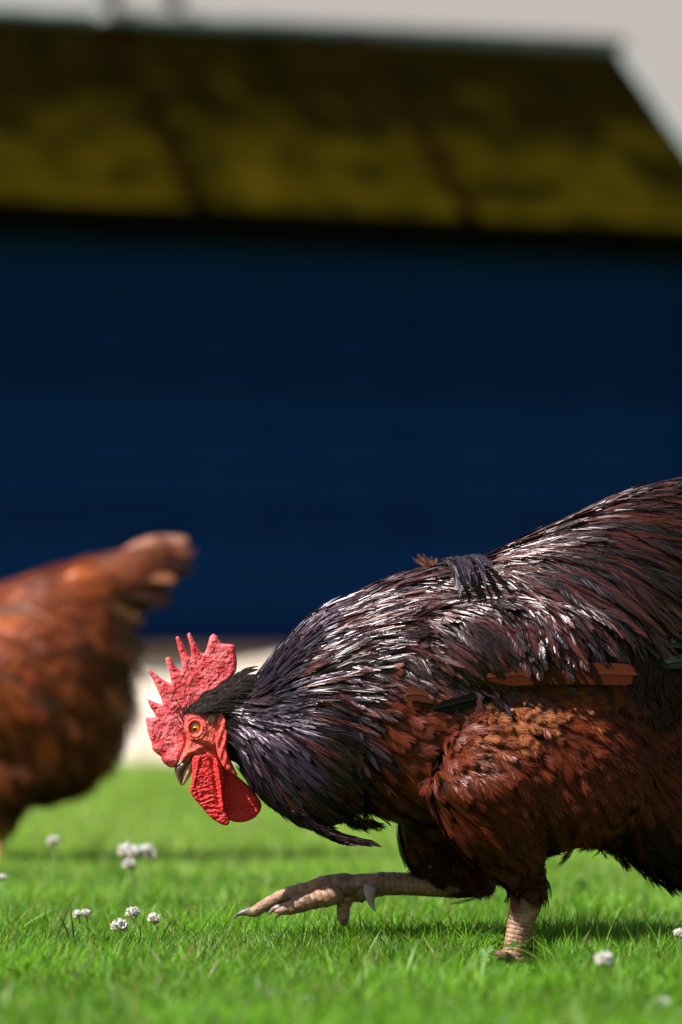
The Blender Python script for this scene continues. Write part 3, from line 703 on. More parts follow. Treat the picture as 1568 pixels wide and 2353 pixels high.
# kind: density /m2, length, half width, barbs, advance, base colours, tip, profile, material, lift, droop
KD = {
 'hd': dict(d=70000, L=.020, w=.0016, nb=9, adv=.4, c=[(.008, .006, .006), (.014, .010, .012)], p='lance', m='hackle', lift=.0012),
 'hn': dict(d=30000, L=.048, w=.0027, nb=26, adv=.42, c=[(.008, .005, .010), (.014, .009, .022), (.024, .006, .013)], p='lance', m='neck', lift=.0035),
 'hk': dict(d=16000, L=.074, w=.0044, nb=42, adv=.38, c=[(.014, .004, .006), (.040, .008, .014), (.060, .011, .008), (.012, .006, .015)], p='lance', m='hackle', lift=.006),
 'cp': dict(d=16000, L=.050, w=.0048, nb=36, adv=.42, c=[(.010, .004, .004), (.024, .006, .006), (.046, .010, .007)], p='lance', m='hackle', lift=.005),
 'wc': dict(d=9500, L=.036, w=.0075, nb=50, adv=.26, c=[(.055, .013, .011), (.04, .010, .012), (.07, .018, .008)], p='round', m='body_f', lift=.004),
 'sd': dict(d=10500, L=.105, w=.0052, nb=58, adv=.28, c=[(.018, .005, .006), (.040, .009, .007), (.010, .004, .005), (.060, .012, .007)], p='lance', m='hackle', lift=.011),
 'sr': dict(d=11000, L=.085, w=.0056, nb=46, adv=.28, c=[(.035, .008, .005), (.018, .005, .003), (.055, .013, .008)], p='lance', m='hackle', lift=.009),
 'rm': dict(d=9000, L=.05, w=.008, nb=40, adv=.3, c=[(.014, .003, .0015), (.007, .002, .001)], p='soft', m='body_f', lift=.006),  # shadow on the rear side is put into these near-black colours
 'bo': dict(d=7500, L=.042, w=.0095, nb=64, adv=.32, c=[(.085, .015, .007), (.115, .021, .008), (.062, .012, .009)], p='round', m='body_f', lift=.005),
 'bd': dict(d=9500, L=.036, w=.0075, nb=40, adv=.28, c=[(.04, .009, .006), (.06, .013, .007)], p='round', m='body_f', lift=.004),
 'th': dict(d=9500, L=.046, w=.0070, nb=52, adv=.36, c=[(.055, .009, .003), (.08, .014, .005), (.038, .007, .003)], p='round', m='body_f', lift=.004),
 'td': dict(d=12000, L=.032, w=.0065, nb=34, adv=.3, c=[(.025, .005, .002), (.04, .008, .004)], p='soft', m='body_f', lift=.004),
 'fl': dict(d=34000, L=.020, w=.0052, nb=26, adv=.42, c=[(.19, .044, .011), (.24, .066, .019), (.13, .025, .006), (.28, .095, .032)], p='soft', m='fluff', lift=.007),  # downy upper flank; its sunlight is put into these brighter oranges
 'fo': dict(d=17000, L=.034, w=.0062, nb=40, adv=.42, c=[(.085, .014, .003), (.12, .021, .004), (.055, .009, .002)], p='soft', m='body_f', lift=.007),
 'un': dict(d=10000, L=.045, w=.008, nb=36, adv=.36, c=[(.006, .003, .002), (.010, .004, .003)], p='soft', m='fluff', lift=.012),
 'ft': dict(d=18000, L=.020, w=.0048, nb=26, adv=.36, c=[(.018, .004, .002), (.028, .006, .003)], p='soft', m='fluff', lift=.003),
}
NAMES = {'hd': 'crest_feather', 'hn': 'neck_feather', 'hk': 'hackle_feather', 'cp': 'shoulder_feather', 'wc': 'wing_covert', 'sd': 'saddle_feather', 'sr': 'rump_feather', 'rm': 'rump_feather', 'bo': 'breast_feather',
         'bd': 'breast_feather', 'th': 'thigh_feather', 'td': 'thigh_feather', 'fl': 'flank_feather', 'fo': 'flank_feather', 'un': 'belly_feather', 'ft': 'thigh_feather'}
MASS = {'crest_feather': 'crest', 'neck_feather': 'neck_plumage', 'hackle_feather': 'hackle_plumage', 'shoulder_feather': 'shoulder_plumage', 'wing_covert': 'wing_plumage', 'saddle_feather': 'saddle_plumage',
        'rump_feather': 'rump_plumage', 'breast_feather': 'breast_plumage', 'thigh_feather': 'thigh_plumage', 'flank_feather': 'flank_plumage', 'belly_feather': 'belly_plumage'}
MAXD = max(k['d'] for k in KD.values())
hen_ref = [None]
def plumage(surf, owner, KD, NAMES, MASS, fld, conv, single_names, single_max, far_keep=0.5, K=7, head_len=None):
    P, Nn = surf.sample(MAXD if KD is globals()['KD'] else max(k['d'] for k in KD.values()))
    mx = MAXD if KD is globals()['KD'] else max(k['d'] for k in KD.values())
    acc = {}; singles = {}; u = rng.random(len(P))
    for i in range(len(P)):
        if u[i] > .55 and u[i] > 1: continue
        p = P[i]; n = Nn[i]
        x, y = conv(p)
        v, kd = fld(x, y)
        if kd != 'no':
            kd2 = fld(x + rng.normal(0, 15), y + rng.normal(0, 15))[1]
            if kd2 != 'no' and kd not in ('hd', 'hn', 'ft'): kd = kd2
        if kd == 'no': continue
        q = KD[kd]
        near = n[1] < .25
        if u[i] > q['d'] / mx * (1 if near else far_keep): continue
        j = rng.normal(0, .10 if q['p'] == 'lance' else .22); ca_, sa_ = math.cos(j), math.sin(j)
        vx, vz = v[0], -v[1]; vx, vz = vx * ca_ - vz * sa_, vx * sa_ + vz * ca_
        L = q['L'] * rng.uniform(.75, 1.2); wd = q['w'] * rng.uniform(.8, 1.2)
        if head_len: L *= head_len(x, y, kd)
        Pp, Np = surf.path(p, n, (vx, 0.10 * n[1], vz), L, K, rng.uniform(.0006, .003), q['lift'] * rng.uniform(.3, 1.4) * (1 if n[2] < .55 else .35), 0.02)
        if len(Pp) < 3: continue
        c = np.array(q['c'][rng.integers(len(q['c']))])
        if owner is hen_ref[0]: c = c * (1 + .75 * noise.noise(Vector(tuple(p * 16.0)))) * (.65 + .7 * rng.random())
        elif q['p'] != 'lance': c = c * .45 + np.mean(q['c'], 0) * .55
        c = c * rng.uniform(.8, 1.2)
        nb = q['nb'] if near else max(8, q['nb'] // 2)
        tilt = rng.normal(0, .34 if q['p'] == 'lance' else .15)
        g = feather_geo(Pp, Np + np.cross(np.gradient(Pp, axis=0), Np) * tilt / (L / K), wd, nb, q['adv'], c, q['p'], ragged={'lance': .12, 'round': .05, 'soft': .2}[q['p']], roll={'lance': .50, 'round': .12, 'soft': .40}[q['p']], bwid={'lance': .19, 'round': .10, 'soft': .11}[q['p']] * wd * (1 if near else 1.8))
        nm = NAMES[kd]; key = (nm, q['m'])
        if nm in single_names and near and n[1] < -.35 and y < 2100 and x < 1560 and len(singles.setdefault(key, [])) < 3000:
            singles[key].append((p, g))
        else: acc.setdefault(key, Plume()).add(*g)
    tot = {}
    for key, lst in singles.items():
        # outermost, most visible ones become objects of their own
        order = rng.permutation(len(lst)); room = single_max - tot.get(key[0], 0)
        tot[key[0]] = tot.get(key[0], 0) + min(room, len(lst))
        for a, oi in enumerate(order):
            p, (V, F, C) = lst[oi]
            if a < room:
                o3 = np.array(p); me = trimesh(key[0], V - o3, F, C); o = link(key[0], me, owner, M[key[1]]); o.location = tuple(o3)
            else: acc.setdefault(key, Plume()).add(V, F, C)
    for (nm, m_), pl in acc.items():
        o = link(MASS[nm], pl.mesh(MASS[nm]), owner, M[m_]); o['kind'] = 'stuff'
def hl(x, y, kd):
    if kd == 'hk' and x > 740 and y > 1510: return .62
    if kd in ('hn', 'hk'): return min(1.15, .55 + max(0, x - 540) / 330)
    if kd in ('td', 'th', 'fo') and 1150 < x < 1300 and y > 1900:
        return max(.25, min(1, (2070 - y) / 2100 / KD[kd]['L']))
    if kd in ('sd', 'sr') and x < 1440:
        return max(.22, min(.8 if x < 1150 else 1, (1522 - y) / 2100 / KD[kd]['L']))
    return 1
plumage(SF, cock, KD, NAMES, MASS, fld, lambda p: (p[0] * 2100 + 784, 2210 - p[2] * 2100), {'hackle_feather', 'saddle_feather', 'breast_feather', 'shoulder_feather', 'thigh_feather', 'flank_feather', 'neck_feather'}, 220, head_len=hl)

# single notable quills and feathers
def vane_feather(name, pts, half, m, col, parent, Y, tip=0.15, normal=(0, -1, 0.12), thick=.0006, nseg=24, upper=1.0, lower=1.0):
    """a smooth, closed-web flight feather: curved blade with a raised shaft"""
    P = catmull([(*D(x, y), ) for x, y in pts], 8, False); P = resample(P, np.linalg.norm(np.diff(P, axis=0), axis=1).sum() / nseg, False); P[:, 1] += Y
    n = len(P); T = np.gradient(P, axis=0); T /= np.linalg.norm(T, axis=1)[:, None]; Nn = np.array(normal, float); Nn /= np.linalg.norm(Nn)
    B = np.cross(Nn[None], T); B /= np.linalg.norm(B, axis=1)[:, None]
    t = np.linspace(0, 1, n); wp = np.clip((t + .02) / .2, 0, 1) ** .6 * np.sqrt(np.clip(1 - np.clip((t - (1 - tip)) / tip, 0, 1) ** 2, 0.0004, 1))
    cols = [-1, -.75, -.4, -.06, 0, .06, .4, .75, 1]; V = []; C = []
    for j, c in enumerate(cols):
        ww = c * half * wp * (upper if c > 0 else lower); hgt = -.07 * half * (abs(c) ** 1.6) + (.0003 if c == 0 else 0)
        V.append(P + B * ww[:, None] + Nn[None] * hgt)
        cc = np.array(col) * (1.35 if c == 0 else 1.0); C.append(np.repeat(cc[None], n, 0) * (1 + rng.normal(0, .05, (n, 1))))
    nc = len(cols); V = np.stack(V, 1).reshape(-1, 3); C = np.stack(C, 1).reshape(-1, 3)
    F = []
    for i in range(n - 1):
        for j in range(nc - 1):
            a = i * nc + j; F += [(a, a + 1, a + nc + 1), (a, a + nc + 1, a + nc)]
    nV = len(V); V = np.vstack([V, V - Nn * thick]); C = np.vstack([C, C]); F2 = [(a + nV, c + nV, b + nV) for a, b, c in F]
    me = trimesh(name, V, np.array(F + F2), np.clip(C, 0, 1), True)
    return link(name, me, parent, M[m])
for s in (-1, 1):
    nrm = (0, s, .12)
    vane_feather('wing_feather', [(1110, 1556), (1200, 1548), (1320, 1546), (1450, 1550)], .0118, 'quill', (.045, .0085, .0022), cock, s * .1215, .10, nrm)
    vane_feather('wing_feather', [(1140, 1512), (1230, 1514), (1330, 1518), (1410, 1524)], .010, 'gap_shade', (.0012, .0016, .001), cock, s * .1155, .15, nrm)  # black blade standing in for the shaded gap above the wing panel
    vane_feather('wing_feather', [(990, 1628), (1040, 1616), (1090, 1603), (1150, 1588)], .0070, 'gap_shade', (.0012, .0020, .001), cock, s * .1105, .3, nrm)  # another black blade, painting the dark gap between wing and flank
    vane_feather('wing_feather', [(930, 1596), (955, 1593), (985, 1600), (1005, 1610)], .0075, 'quill', (.05, .014, .006), cock, s * .1015, .5, nrm)
# long hackle tips hanging off the lower edge of the neck
for k in range(26):
    a = rng.uniform(0, 1); x0 = 600 + 110 * a + rng.uniform(-8, 8); y0 = 1815 + 62 * a + rng.uniform(-14, 6); ln = rng.uniform(95, 150) * (1.1 if a > .6 else .8)
    xs = [x0, x0 + ln * .38, x0 + ln * .74, x0 + ln]; ys = [y0, y0 + ln * .33, y0 + ln * .55, y0 + ln * (.60 + .1 * a)]
    ys = [min(y_, 1936 - 26 * (1 - i_ / 3)) for i_, y_ in enumerate(ys)]
    Y0 = rng.uniform(-.050, .03)
    P = catmull([tuple(D(x, y, Y0 - (.008 * i if Y0 < 0 else -.004 * i))) for i, (x, y) in enumerate(zip(xs, ys))], 3, False)
    g_ = feather_geo(P, np.tile([.5 + rng.normal(0, .4), -1, -.7 + rng.normal(0, .4)], (len(P), 1)), .0034, 30, .26, (.012, .006, .008), 'lance', .14, .35)
    link('hackle_feather', trimesh('hackle_feather', *g_), cock, M['quill'])
for k in range(16):
    x0 = rng.choice([800, 835, 925]) + rng.uniform(-14, 14); y0 = 1872 + (x0 > 900) * 8; xs = [x0 - 20, x0, x0 + 16, x0 + 34]; ys = [y0 - 20, y0 + 8, y0 + 24, y0 + 30 + rng.uniform(-6, 6)]
    P = catmull([tuple(D(x, y, -.02 + .002 * k)) for x, y in zip(xs, ys)], 3, False)
    g_ = feather_geo(P, np.tile([-.3, -1, .2], (len(P), 1)), .0035, 22, .3, (.02, .012, .010), 'soft', .3, .3)
    link('breast_feather', trimesh('breast_feather', *g_), cock, M['fluff'])
# tail: black-green sickles beyond the rump
base = D(1650, 1190)
tails = [[(1535, 1130), (1585, 1102), (1650, 1040), (1720, 980), (1810, 1000), (1880, 1110)], [(1560, 1150), (1640, 1090), (1720, 1020), (1820, 1010), (1900, 1130)], [(1560, 1180), (1660, 1100), (1760, 1070), (1850, 1110), (1910, 1220)],
         [(1560, 1230), (1660, 1180), (1770, 1170), (1860, 1230)], [(1560, 1290), (1660, 1270), (1760, 1290), (1840, 1360)], [(1540, 1350), (1640, 1360), (1730, 1400), (1790, 1470)], [(1520, 1440), (1560, 1440), (1650, 1460), (1740, 1530)], [(1515, 1482), (1560, 1476), (1640, 1490), (1720, 1560)], [(1500, 1530), (1560, 1520), (1640, 1545), (1700, 1620)]]
for i, t in enumerate(tails):
    for s in (-1, 1):
        vane_feather('tail_feather', t, (.007 if i == 0 else .014) if i < 6 else .0075, 'tail_f', (.004, .006, .004), cock, s * (.020 + .008 * i), .35, (0, s, .2), nseg=30)
# tuft of downy barbs on the back
pl = Plume()
for k in range(18):
    x0 = 972 + rng.uniform(0, 34); y0 = 1300 - (x0 - 968) * .15; a = rng.uniform(-2.7, -.9); L = rng.uniform(6, 20) if x0 > 985 else rng.uniform(14, 30)
    p0 = np.array(D(x0, y0 + 4, rng.uniform(-.03, .0))); d = np.array([math.cos(a), rng.uniform(-.4, .2), -math.sin(a)]) * L / 2100
    P = np.stack([p0 + d * f + np.array([.001 * math.sin(3 * f), 0, 0]) for f in np.linspace(0, 1, 5)])
    pl.add(*feather_geo(P, np.tile([0, -1, .3], (5, 1)), .0016, 10, .4, (.35, .16, .10), 'soft', .3, .5))
o = link('back_tuft', pl.mesh('back_tuft'), cock, M['fluff']); o['kind'] = 'stuff'
# loose drooping saddle feathers just behind it
for k in range(9):
    x0 = 1006 + k * 9.5 + rng.uniform(-2, 2); sp_ = rng.uniform(.8, 1.35); xx = [x0, x0 + 16 * sp_, x0 + 27 * sp_, x0 + 34 * sp_, x0 + 38 * sp_]; e_ = 1352 - 2 * k + rng.uniform(-34, 18); yy = [1290 - k * 1.6, 1286 - k, 1282 + (e_ - 1280) * .3, 1280 + (e_ - 1280) * .65, e_]
    P = catmull([tuple(D(a, b, -.030 - .064 * (i / 4) ** .8 - .0012 * (k % 4))) for i, (a, b) in enumerate(zip(xx, yy))], 3, False)
    g = feather_geo(P, np.tile([.40 + rng.normal(0, .35), -1, .05], (len(P), 1)), .0034, 44, .28, np.array((.014, .008, .012)) * rng.uniform(.6, 1.5), 'lance', .12, .45, bwid=.0008)
    o3 = P[0]; o = link('saddle_feather', trimesh('saddle_feather', g[0] - o3, g[1], g[2]), cock, M['neck']); o.location = tuple(o3)

# ---- head
comb_out = [(375, 1548), (310, 1525), (262, 1480), (245, 1432), (198, 1395), (158, 1350), (150, 1290), (118, 1205), (97, 1100), (90, 1028), (140, 1022), (190, 1018), (182, 985), (140, 920), (108, 850), (112, 828), (180, 862), (260, 868), (215, 740), (155, 610), (106, 535), (130, 520),
            (240, 605), (350, 668), (338, 560), (305, 460), (296, 410), (322, 390), (350, 400), (392, 480), (458, 532), (466, 470), (446, 370), (425, 290), (401, 195), (420, 178), (442, 184), (485, 265), (552, 395), (560, 330), (545, 240), (524, 165), (538, 138), (560, 148), (605, 235), (688, 358),
            (735, 262), (762, 175), (795, 150), (830, 168), (860, 215), (890, 250), (955, 254), (1012, 264), (1026, 300), (1030, 360), (1042, 420), (1040, 500), (1020, 560), (950, 640), (860, 720), (760, 800), (640, 900), (560, 1000), (520, 1100), (505, 1200), (508, 1290), (470, 1390), (430, 1500)]
def h_comb(U, V, d):
    return .0036 + .0022 * np.clip((V - 500) / 900, 0, 1) + .0010 * nz_arr(U, V, .008) + .0005 * nz_arr(U, V, .025, 3) + .0003 * nz_arr(U, V, .06, 5)
relief('comb', comb_out, cock, M['comb'], 0.0, h_comb, .0042, .00085, .0004, 3)

face_out = [(480, 1080), (520, 1000), (590, 950), (700, 930), (850, 940), (940, 1000), (965, 1090), (950, 1260), (900, 1400), (860, 1520), (760, 1470), (660, 1480), (600, 1425), (540, 1440), (470, 1500), (455, 1440), (490, 1350), (505, 1250), (480, 1170)]
def g2(U, V, u, v, ru, rv): return ((U - u) / ru) ** 2 + ((V - v) / rv) ** 2
def line_d(U, V, a, b):
    ab = np.array(b, float) - np.array(a); t = np.clip(((U - a[0]) * ab[0] + (V - a[1]) * ab[1]) / (ab @ ab), 0, 1)
    return np.hypot(U - a[0] - t * ab[0], V - a[1] - t * ab[1])
def h_face(U, V, d):
    h = .0105 + .008 * np.exp(-g2(U, V, 680, 1180, 260, 260))
    r = np.sqrt(g2(U, V, 612, 1132, 1.0, 1.12))
    h += .0016 * np.exp(-((r - 78) / 11) ** 2) + .0011 * np.exp(-((r - 104) / 12) ** 2) - .0008 * np.exp(-((r - 92) / 6) ** 2)
    h -= .0055 * np.clip(1 - (r / 66) ** 4, 0, 1)
    h += .0022 * np.exp(-(line_d(U, V, (500, 1420), (690, 1320)) / 28) ** 2) - .0026 * np.exp(-(line_d(U, V, (600, 1260), (840, 1400)) / 14) ** 2)
    h += .0020 * np.exp(-(line_d(U, V, (640, 1230), (800, 1290)) / 34) ** 2) + .0020 * np.exp(-(line_d(U, V, (740, 1400), (860, 1500)) / 22) ** 2)
    h -= .0022 * np.exp(-(line_d(U, V, (660, 1390), (760, 1350)) / 20) ** 2) - .0016 * np.exp(-(line_d(U, V, (590, 1440), (640, 1400)) / 20) ** 2)
    h -= .003 * np.exp(-(line_d(U, V, (495, 1200), (500, 1400)) / 22) ** 2)
    return h + .0005 * nz_arr(U, V, .022) + .00035 * nz_arr(U, V, .06, 2)
fo = relief('face', face_out, cock, M['face'], 0.0, h_face, .006, .0008, .0002, 4)
# earlobe
lobe_out = [(845, 1010), (900, 990), (945, 1060), (965, 1140), (952, 1240), (944, 1340), (965, 1440), (1005, 1540), (1045, 1632), (1000, 1612), (915, 1550), (875, 1480), (838, 1380), (820, 1280), (826, 1130)]
def h_lobe(U, V, d): return .0042 + .0016 * np.exp(-((U - 930 + (V - 1300) * -.06) / 26) ** 2) + .0007 * np.sin(U * .09 + V * .03) + .0006 * nz_arr(U, V, .02)
relief('earlobe', lobe_out, cock, M['lobe'], -0.0155, h_lobe, .0035, .0009, .0002, 4)
relief('earlobe', lobe_out, cock, M['lobe'], 0.0155, h_lobe, .0035, .0012, .0002, 4)
wat_out = [(590, 1420), (650, 1400), (730, 1385), (800, 1410), (850, 1470), (895, 1560), (915, 1680), (905, 1800), (915, 1900), (935, 2000), (968, 2090), (955, 2140), (915, 2142), (850, 2118), (780, 2070), (700, 1985), (620, 1890), (572, 1830), (554, 1775), (566, 1690), (578, 1600), (575, 1500)]
def h_wat(U, V, d):
    h = .0034 + .0007 * np.sin(V * .125 + 5 * nz_arr(U, V, .006) + 2 * np.sin(U * .02) + .02 * U) * np.clip((V - 1600) / 250, 0, 1) * np.clip(1 - np.abs(U - 730) / 240, 0.15, 1)
    h += .0026 * np.exp(-(line_d(U, V, (835, 1460), (905, 1960)) / 20) ** 2) - .0018 * np.exp(-(line_d(U, V, (790, 1480), (850, 1900)) / 26) ** 2)
    h += .0012 * np.exp(-(line_d(U, V, (650, 1450), (585, 1760)) / 16) ** 2)
    return h + .0007 * nz_arr(U, V, .016) + .0004 * nz_arr(U, V, .05, 2)
relief('wattle', wat_out, cock, M['wattle'], -0.0125, h_wat, .0030, .0008, .0004, 4)
wat2 = [(850, 1500), (930, 1545), (1000, 1595), (1060, 1650), (1160, 1735), (1255, 1850), (1296, 1920), (1290, 1990), (1240, 2060), (1165, 2103), (1080, 2120), (985, 2106), (900, 2040), (860, 1900), (840, 1700)]
def h_wat2(U, V, d): return .0032 + .0014 * np.exp(-(line_d(U, V, (990, 1600), (985, 2080)) / 30) ** 2) + .0008 * nz_arr(U, V, .008) + .0004 * nz_arr(U, V, .03, 2)
relief('wattle', wat2, cock, M['wattle'], 0.004, h_wat2, .0030, .0009, .0003, 4)
# beak
up = [(470, 1480), (520, 1425), (590, 1392), (600, 1402), (560, 1470), (520, 1535), (490, 1595), (472, 1660), (463, 1728), (440, 1712), (405, 1640), (390, 1575), (393, 1540), (430, 1510)]
lo = [(600, 1405), (590, 1460), (582, 1540), (572, 1600), (530, 1670), (485, 1728), (462, 1726), (472, 1660), (492, 1592), (522, 1532), (560, 1470)]
relief('upper_beak', up, cock, M['beak_up'], 0, lambda U, V, d: .0062 - .0040 * np.clip((V - 1480) / 250, 0, 1) , .0055, .0008, 0, 4)
relief('lower_beak', lo, cock, M['beak_lo'], 0, lambda U, V, d: .0050 - .0032 * np.clip((V - 1480) / 250, 0, 1), .0045, .0008, 0, 4)
# eyes
for s in (-1, 1):
    ex, ez = Hd(616, 1135); yc = s * .0094
    V, F = ellipsoid((ex, yc, ez), .0066, .0066, .0072, 0, 24, 16); e = link('eye', quads_mesh('eye', V, F, True), cock, M['eye_white'])
    def disc(r, depth, seg, name, m, cx=0, cz=0, ry=1.1):
        V = [(ex + cx, yc + s * (.0066 + depth), ez + cz)]; 
        rings = 4
        for j in range(1, rings + 1):
            rr = r * j / rings
            for k in range(seg):
                t = 2 * math.pi * k / seg; dx = rr * math.cos(t) + cx; dz = rr * ry * math.sin(t) + cz
                V.append((ex + dx, yc + s * (math.sqrt(max(1e-8, .0066 ** 2 - min(dx * dx + dz * dz, .0066 ** 2 * .98))) + depth * (1 - .6 * (j == rings))), ez + dz))
        F = [(0, 1 + (k + 1) % seg, 1 + k) for k in range(seg)] + [(1 + j * seg + k, 1 + j * seg + (k + 1) % seg, 1 + (j + 1) * seg + (k + 1) % seg, 1 + (j + 1) * seg + k) for j in range(rings - 1) for k in range(seg)]
        return link(name, quads_mesh(name, V, F, True), e, m)
    disc(.0047, .0003, 24, 'iris', M['iris'], -.0003, -.0002)
    disc(.0020, .0007, 20, 'pupil', M['pupil'], -.0010, -.0010, 1.15)
# ear tuft, brow bristles, crest sweeping back from the comb
def headpath(pts, Y0, Y1): return np.array([[*Hd(u, v)] for u, v in pts]), Y0, Y1
def strands(name, rows, m, parent, half=.0012, nb=8, adv=.3, col=(.012, .009, .009), prof='lance'):
    pl = Plume()
    for pts, y0, y1, h_ in rows:
        c = catmull(pts, 4, False); W = np.array([Hd(u, v) for u, v in c]); Y = np.linspace(y0, y1, len(W))
        for s in (1, -1):
            P = np.stack([W[:, 0], Y * s, W[:, 1]], 1); pl.add(*feather_geo(P, np.tile([0, -s, .4], (len(P), 1)), h_, nb, adv, np.array(col) * rng.uniform(.7, 1.4), prof, .10, .2, bwid=h_ * .45))
    o = link(name, pl.mesh(name), parent, M[m]); o['kind'] = 'stuff'; return o
rows = []
for k in range(300):
    f = rng.random() * 1.3; g_ = rng.random()
    # a band from the brow (520,980) up over the skull to the nape (950,760)
    u = 520 + 420 * f; top = 965 - 330 * f ** .7 if f < .9 else 648 - 230 * (f - .9); v = top + 20 + g_ * (60 + 250 * f ** .6) * (.8 if f < .3 else 1)
    if v > 985: v = 985 - rng.random() * 60
    ln = 110 + 80 * f; ang = -.85 + .35 * f + .75 * (g_ - .35) * f + rng.normal(0, .07)
    p1 = (u + ln * .5 * math.cos(ang), v + ln * .5 * math.sin(ang)); p2 = (u + ln * math.cos(ang + .25), v + ln * math.sin(ang + .25))
    yb = -(.0075 + .0135 * min(1, (v - top) / 160)) - rng.uniform(0, .0015)
    rows.append(([(u, v), p1, p2], yb, yb - .0010, .0016))
for k in range(70):   # tufts lying up over the foot of the comb
    u = 510 + rng.random() * 190; v = 985 - (u - 510) * .95 + rng.normal(0, 12); L = rng.uniform(60, 130); ang = -1.45 + .5 * (u - 510) / 190 + rng.normal(0, .15)
    rows.append(([(u, v), (u + L * .5 * math.cos(ang), v + L * .5 * math.sin(ang)), (u + L * math.cos(ang + .5), v + L * math.sin(ang + .5))], -.0085, -.0072, .0008))
strands('crest', rows, 'quill', cock)
pl = Plume(); bris = [((490, 1010), (440, 880), (383, 790)), ((500, 990), (470, 920), (400, 830)), ((495, 1060), (430, 960), (366, 855)), ((490, 1100), (425, 1040), (388, 985)), ((480, 1160), (430, 1110), (372, 1090)), ((485, 1190), (440, 1160), (405, 1120)),
        ((505, 1000), (500, 900), (522, 790)), ((515, 980), (520, 880), (565, 780)), ((495, 1020), (460, 990), (425, 900)), ((490, 1140), (440, 1060), (405, 930)), ((500, 960), (480, 930), (455, 905)), ((520, 930), (530, 850), (600, 740)), ((545, 910), (565, 820), (640, 730)), ((560, 900), (590, 800), (660, 715)), ((492, 1080), (455, 1010), (440, 930)), ((497, 1040), (470, 950), (392, 905))]
Vb = []; Fb = []
for b in bris:
    for s in (-1, 1):
        c = catmull(b, 4, False); W = np.array([Hd(u, v) for u, v in c]); P = [(x, s * (.0108 + .001 * i / len(W)), z) for i, (x, z) in enumerate(W)]
        V, F = tubeVF(P, [.00075 * (1 - .8 * i / len(P)) for i in range(len(P))], 5); o_ = len(Vb); Vb += V; Fb += [tuple(i + o_ for i in f) for f in F]
tag(link('brow_bristles', quads_mesh('brow_bristles', Vb, Fb), cock, M['bristle']), kind='stuff')
rows = []
for k in range(60):
    u = 770 + rng.normal(0, 16); v = 1095 - rng.random() * 60; L = rng.uniform(60, 120)
    rows.append(([(u, v), (u + L * .25, v - L * .5), (u + L * .5 + rng.normal(0, 8), v - L)], -.0195 - rng.uniform(0, .002), -.0215, .0010))
strands('ear_tuft', rows, 'body_f', cock, col=(.07, .038, .026))

# ------------------------------------------------------------------ THE HEN (behind, out of focus)
HY = 2.0; HP = FPX / (CAMD + HY)
def E(x, y, Y=0.0): return Vector(((x - 784) / HP, HY + Y, CAMH - (y - HOR) / HP))
hen = empty('hen', (E(20, 1900).x, HY, 0)); tag(hen, 'out-of-focus chestnut hen at the left edge, its tail towards the rooster', 'hen')
hx = Vector((-hen.location.x, -HY, 0)); hen_ref[0] = hen
def loftE(st, seg=24):
    V = []; F = []
    for (xt, yt, xb, yb, lat) in st:
        a = E(xt, yt); b = E(xb, yb); c = (a + b) / 2; h = (a - b) / 2
        for k in range(seg):
            t = 2 * math.pi * k / seg; V.append(c + h * math.cos(t) + Vector((0, lat * math.sin(t), 0)) + hx)
    n = len(st)
    for i in range(n - 1):
        for k in range(seg): F.append((i * seg + k, i * seg + (k + 1) % seg, (i + 1) * seg + (k + 1) % seg, (i + 1) * seg + k))
    F.append(tuple(range(seg))[::-1]); F.append(tuple((n - 1) * seg + k for k in range(seg)))
    return V, F
hp = [loftE([(-360, 1500, -330, 1640, .03), (-300, 1440, -280, 1760, .08), (-200, 1400, -190, 1810, .10), (-90, 1365, -90, 1840, .115), (20, 1338, 20, 1850, .12), (110, 1305, 110, 1845, .118), (190, 1290, 190, 1815, .108), (245, 1300, 245, 1765, .092), (280, 1340, 280, 1690, .065), (298, 1420, 298, 1600, .03)]),
      loftE([(170, 1290, 190, 1440, .07), (250, 1272, 275, 1430, .055), (310, 1258, 335, 1390, .042), (365, 1246, 380, 1340, .028), (405, 1245, 412, 1300, .015)]),
      loftE([(-240, 1420, -330, 1640, .07), (-320, 1330, -390, 1480, .05), (-365, 1230, -425, 1340, .035), (-385, 1130, -440, 1230, .025), (-400, 1085, -450, 1150, .018)]),
      loftE([(-375, 1085, -380, 1130, .012), (-410, 1060, -410, 1145, .020), (-450, 1060, -455, 1140, .018), (-480, 1085, -478, 1125, .008)])]
for (x, y, Y) in ((0, 0, -.045), (-75, 0, .045)):
    a = E(x + 15, 1780, Y) + hx; b = E(x + 5, 1870, Y) + hx; c = E(x + 2, 1925, Y) + hx; d_ = Vector((c.x, c.y, .012)); hp.append(tube_round([a, b, c], [.06, .030, .013])); hp.append(tube_round([c, d_], [.0095, .009]))
    for an in (150, 180, 210, 0):
        L = .05 if an else .022; hp.append(tube_round([d_, d_ + Vector((math.cos(R(an)) * L * .5, math.sin(R(an)) * L * .5, .002)), d_ + Vector((math.cos(R(an)) * L, math.sin(R(an)) * L, -.004))], [.008, .006, .004], 10))
hme = fuse('hen_body', hp, .0045, 4)
n = len(hme.polygons); cen = np.empty(n * 3, np.float32); hme.polygons.foreach_get('center', cen); cen = cen.reshape(-1, 3)
hme.materials.append(noise_mat('hen_base', (.07, .02, .008), (.12, .035, .012), 30, rough=.8)); hme.materials.append(noise_mat('hen_leg', (.55, .32, .07), (.70, .42, .12), 60, rough=.5)); hme.materials.append(M['face'])
zl_ = E(0, 1885).z; hz = E(0, 1160).z
mi = np.zeros(n, np.int32); mi[cen[:, 2] < zl_] = 1; mi[(cen[:, 2] > hz) & (cen[:, 0] < E(-415, 0).x + hx.x)] = 2; hme.polygons.foreach_set('material_index', mi)
link('body', hme, hen)
HS = Surf(hme)
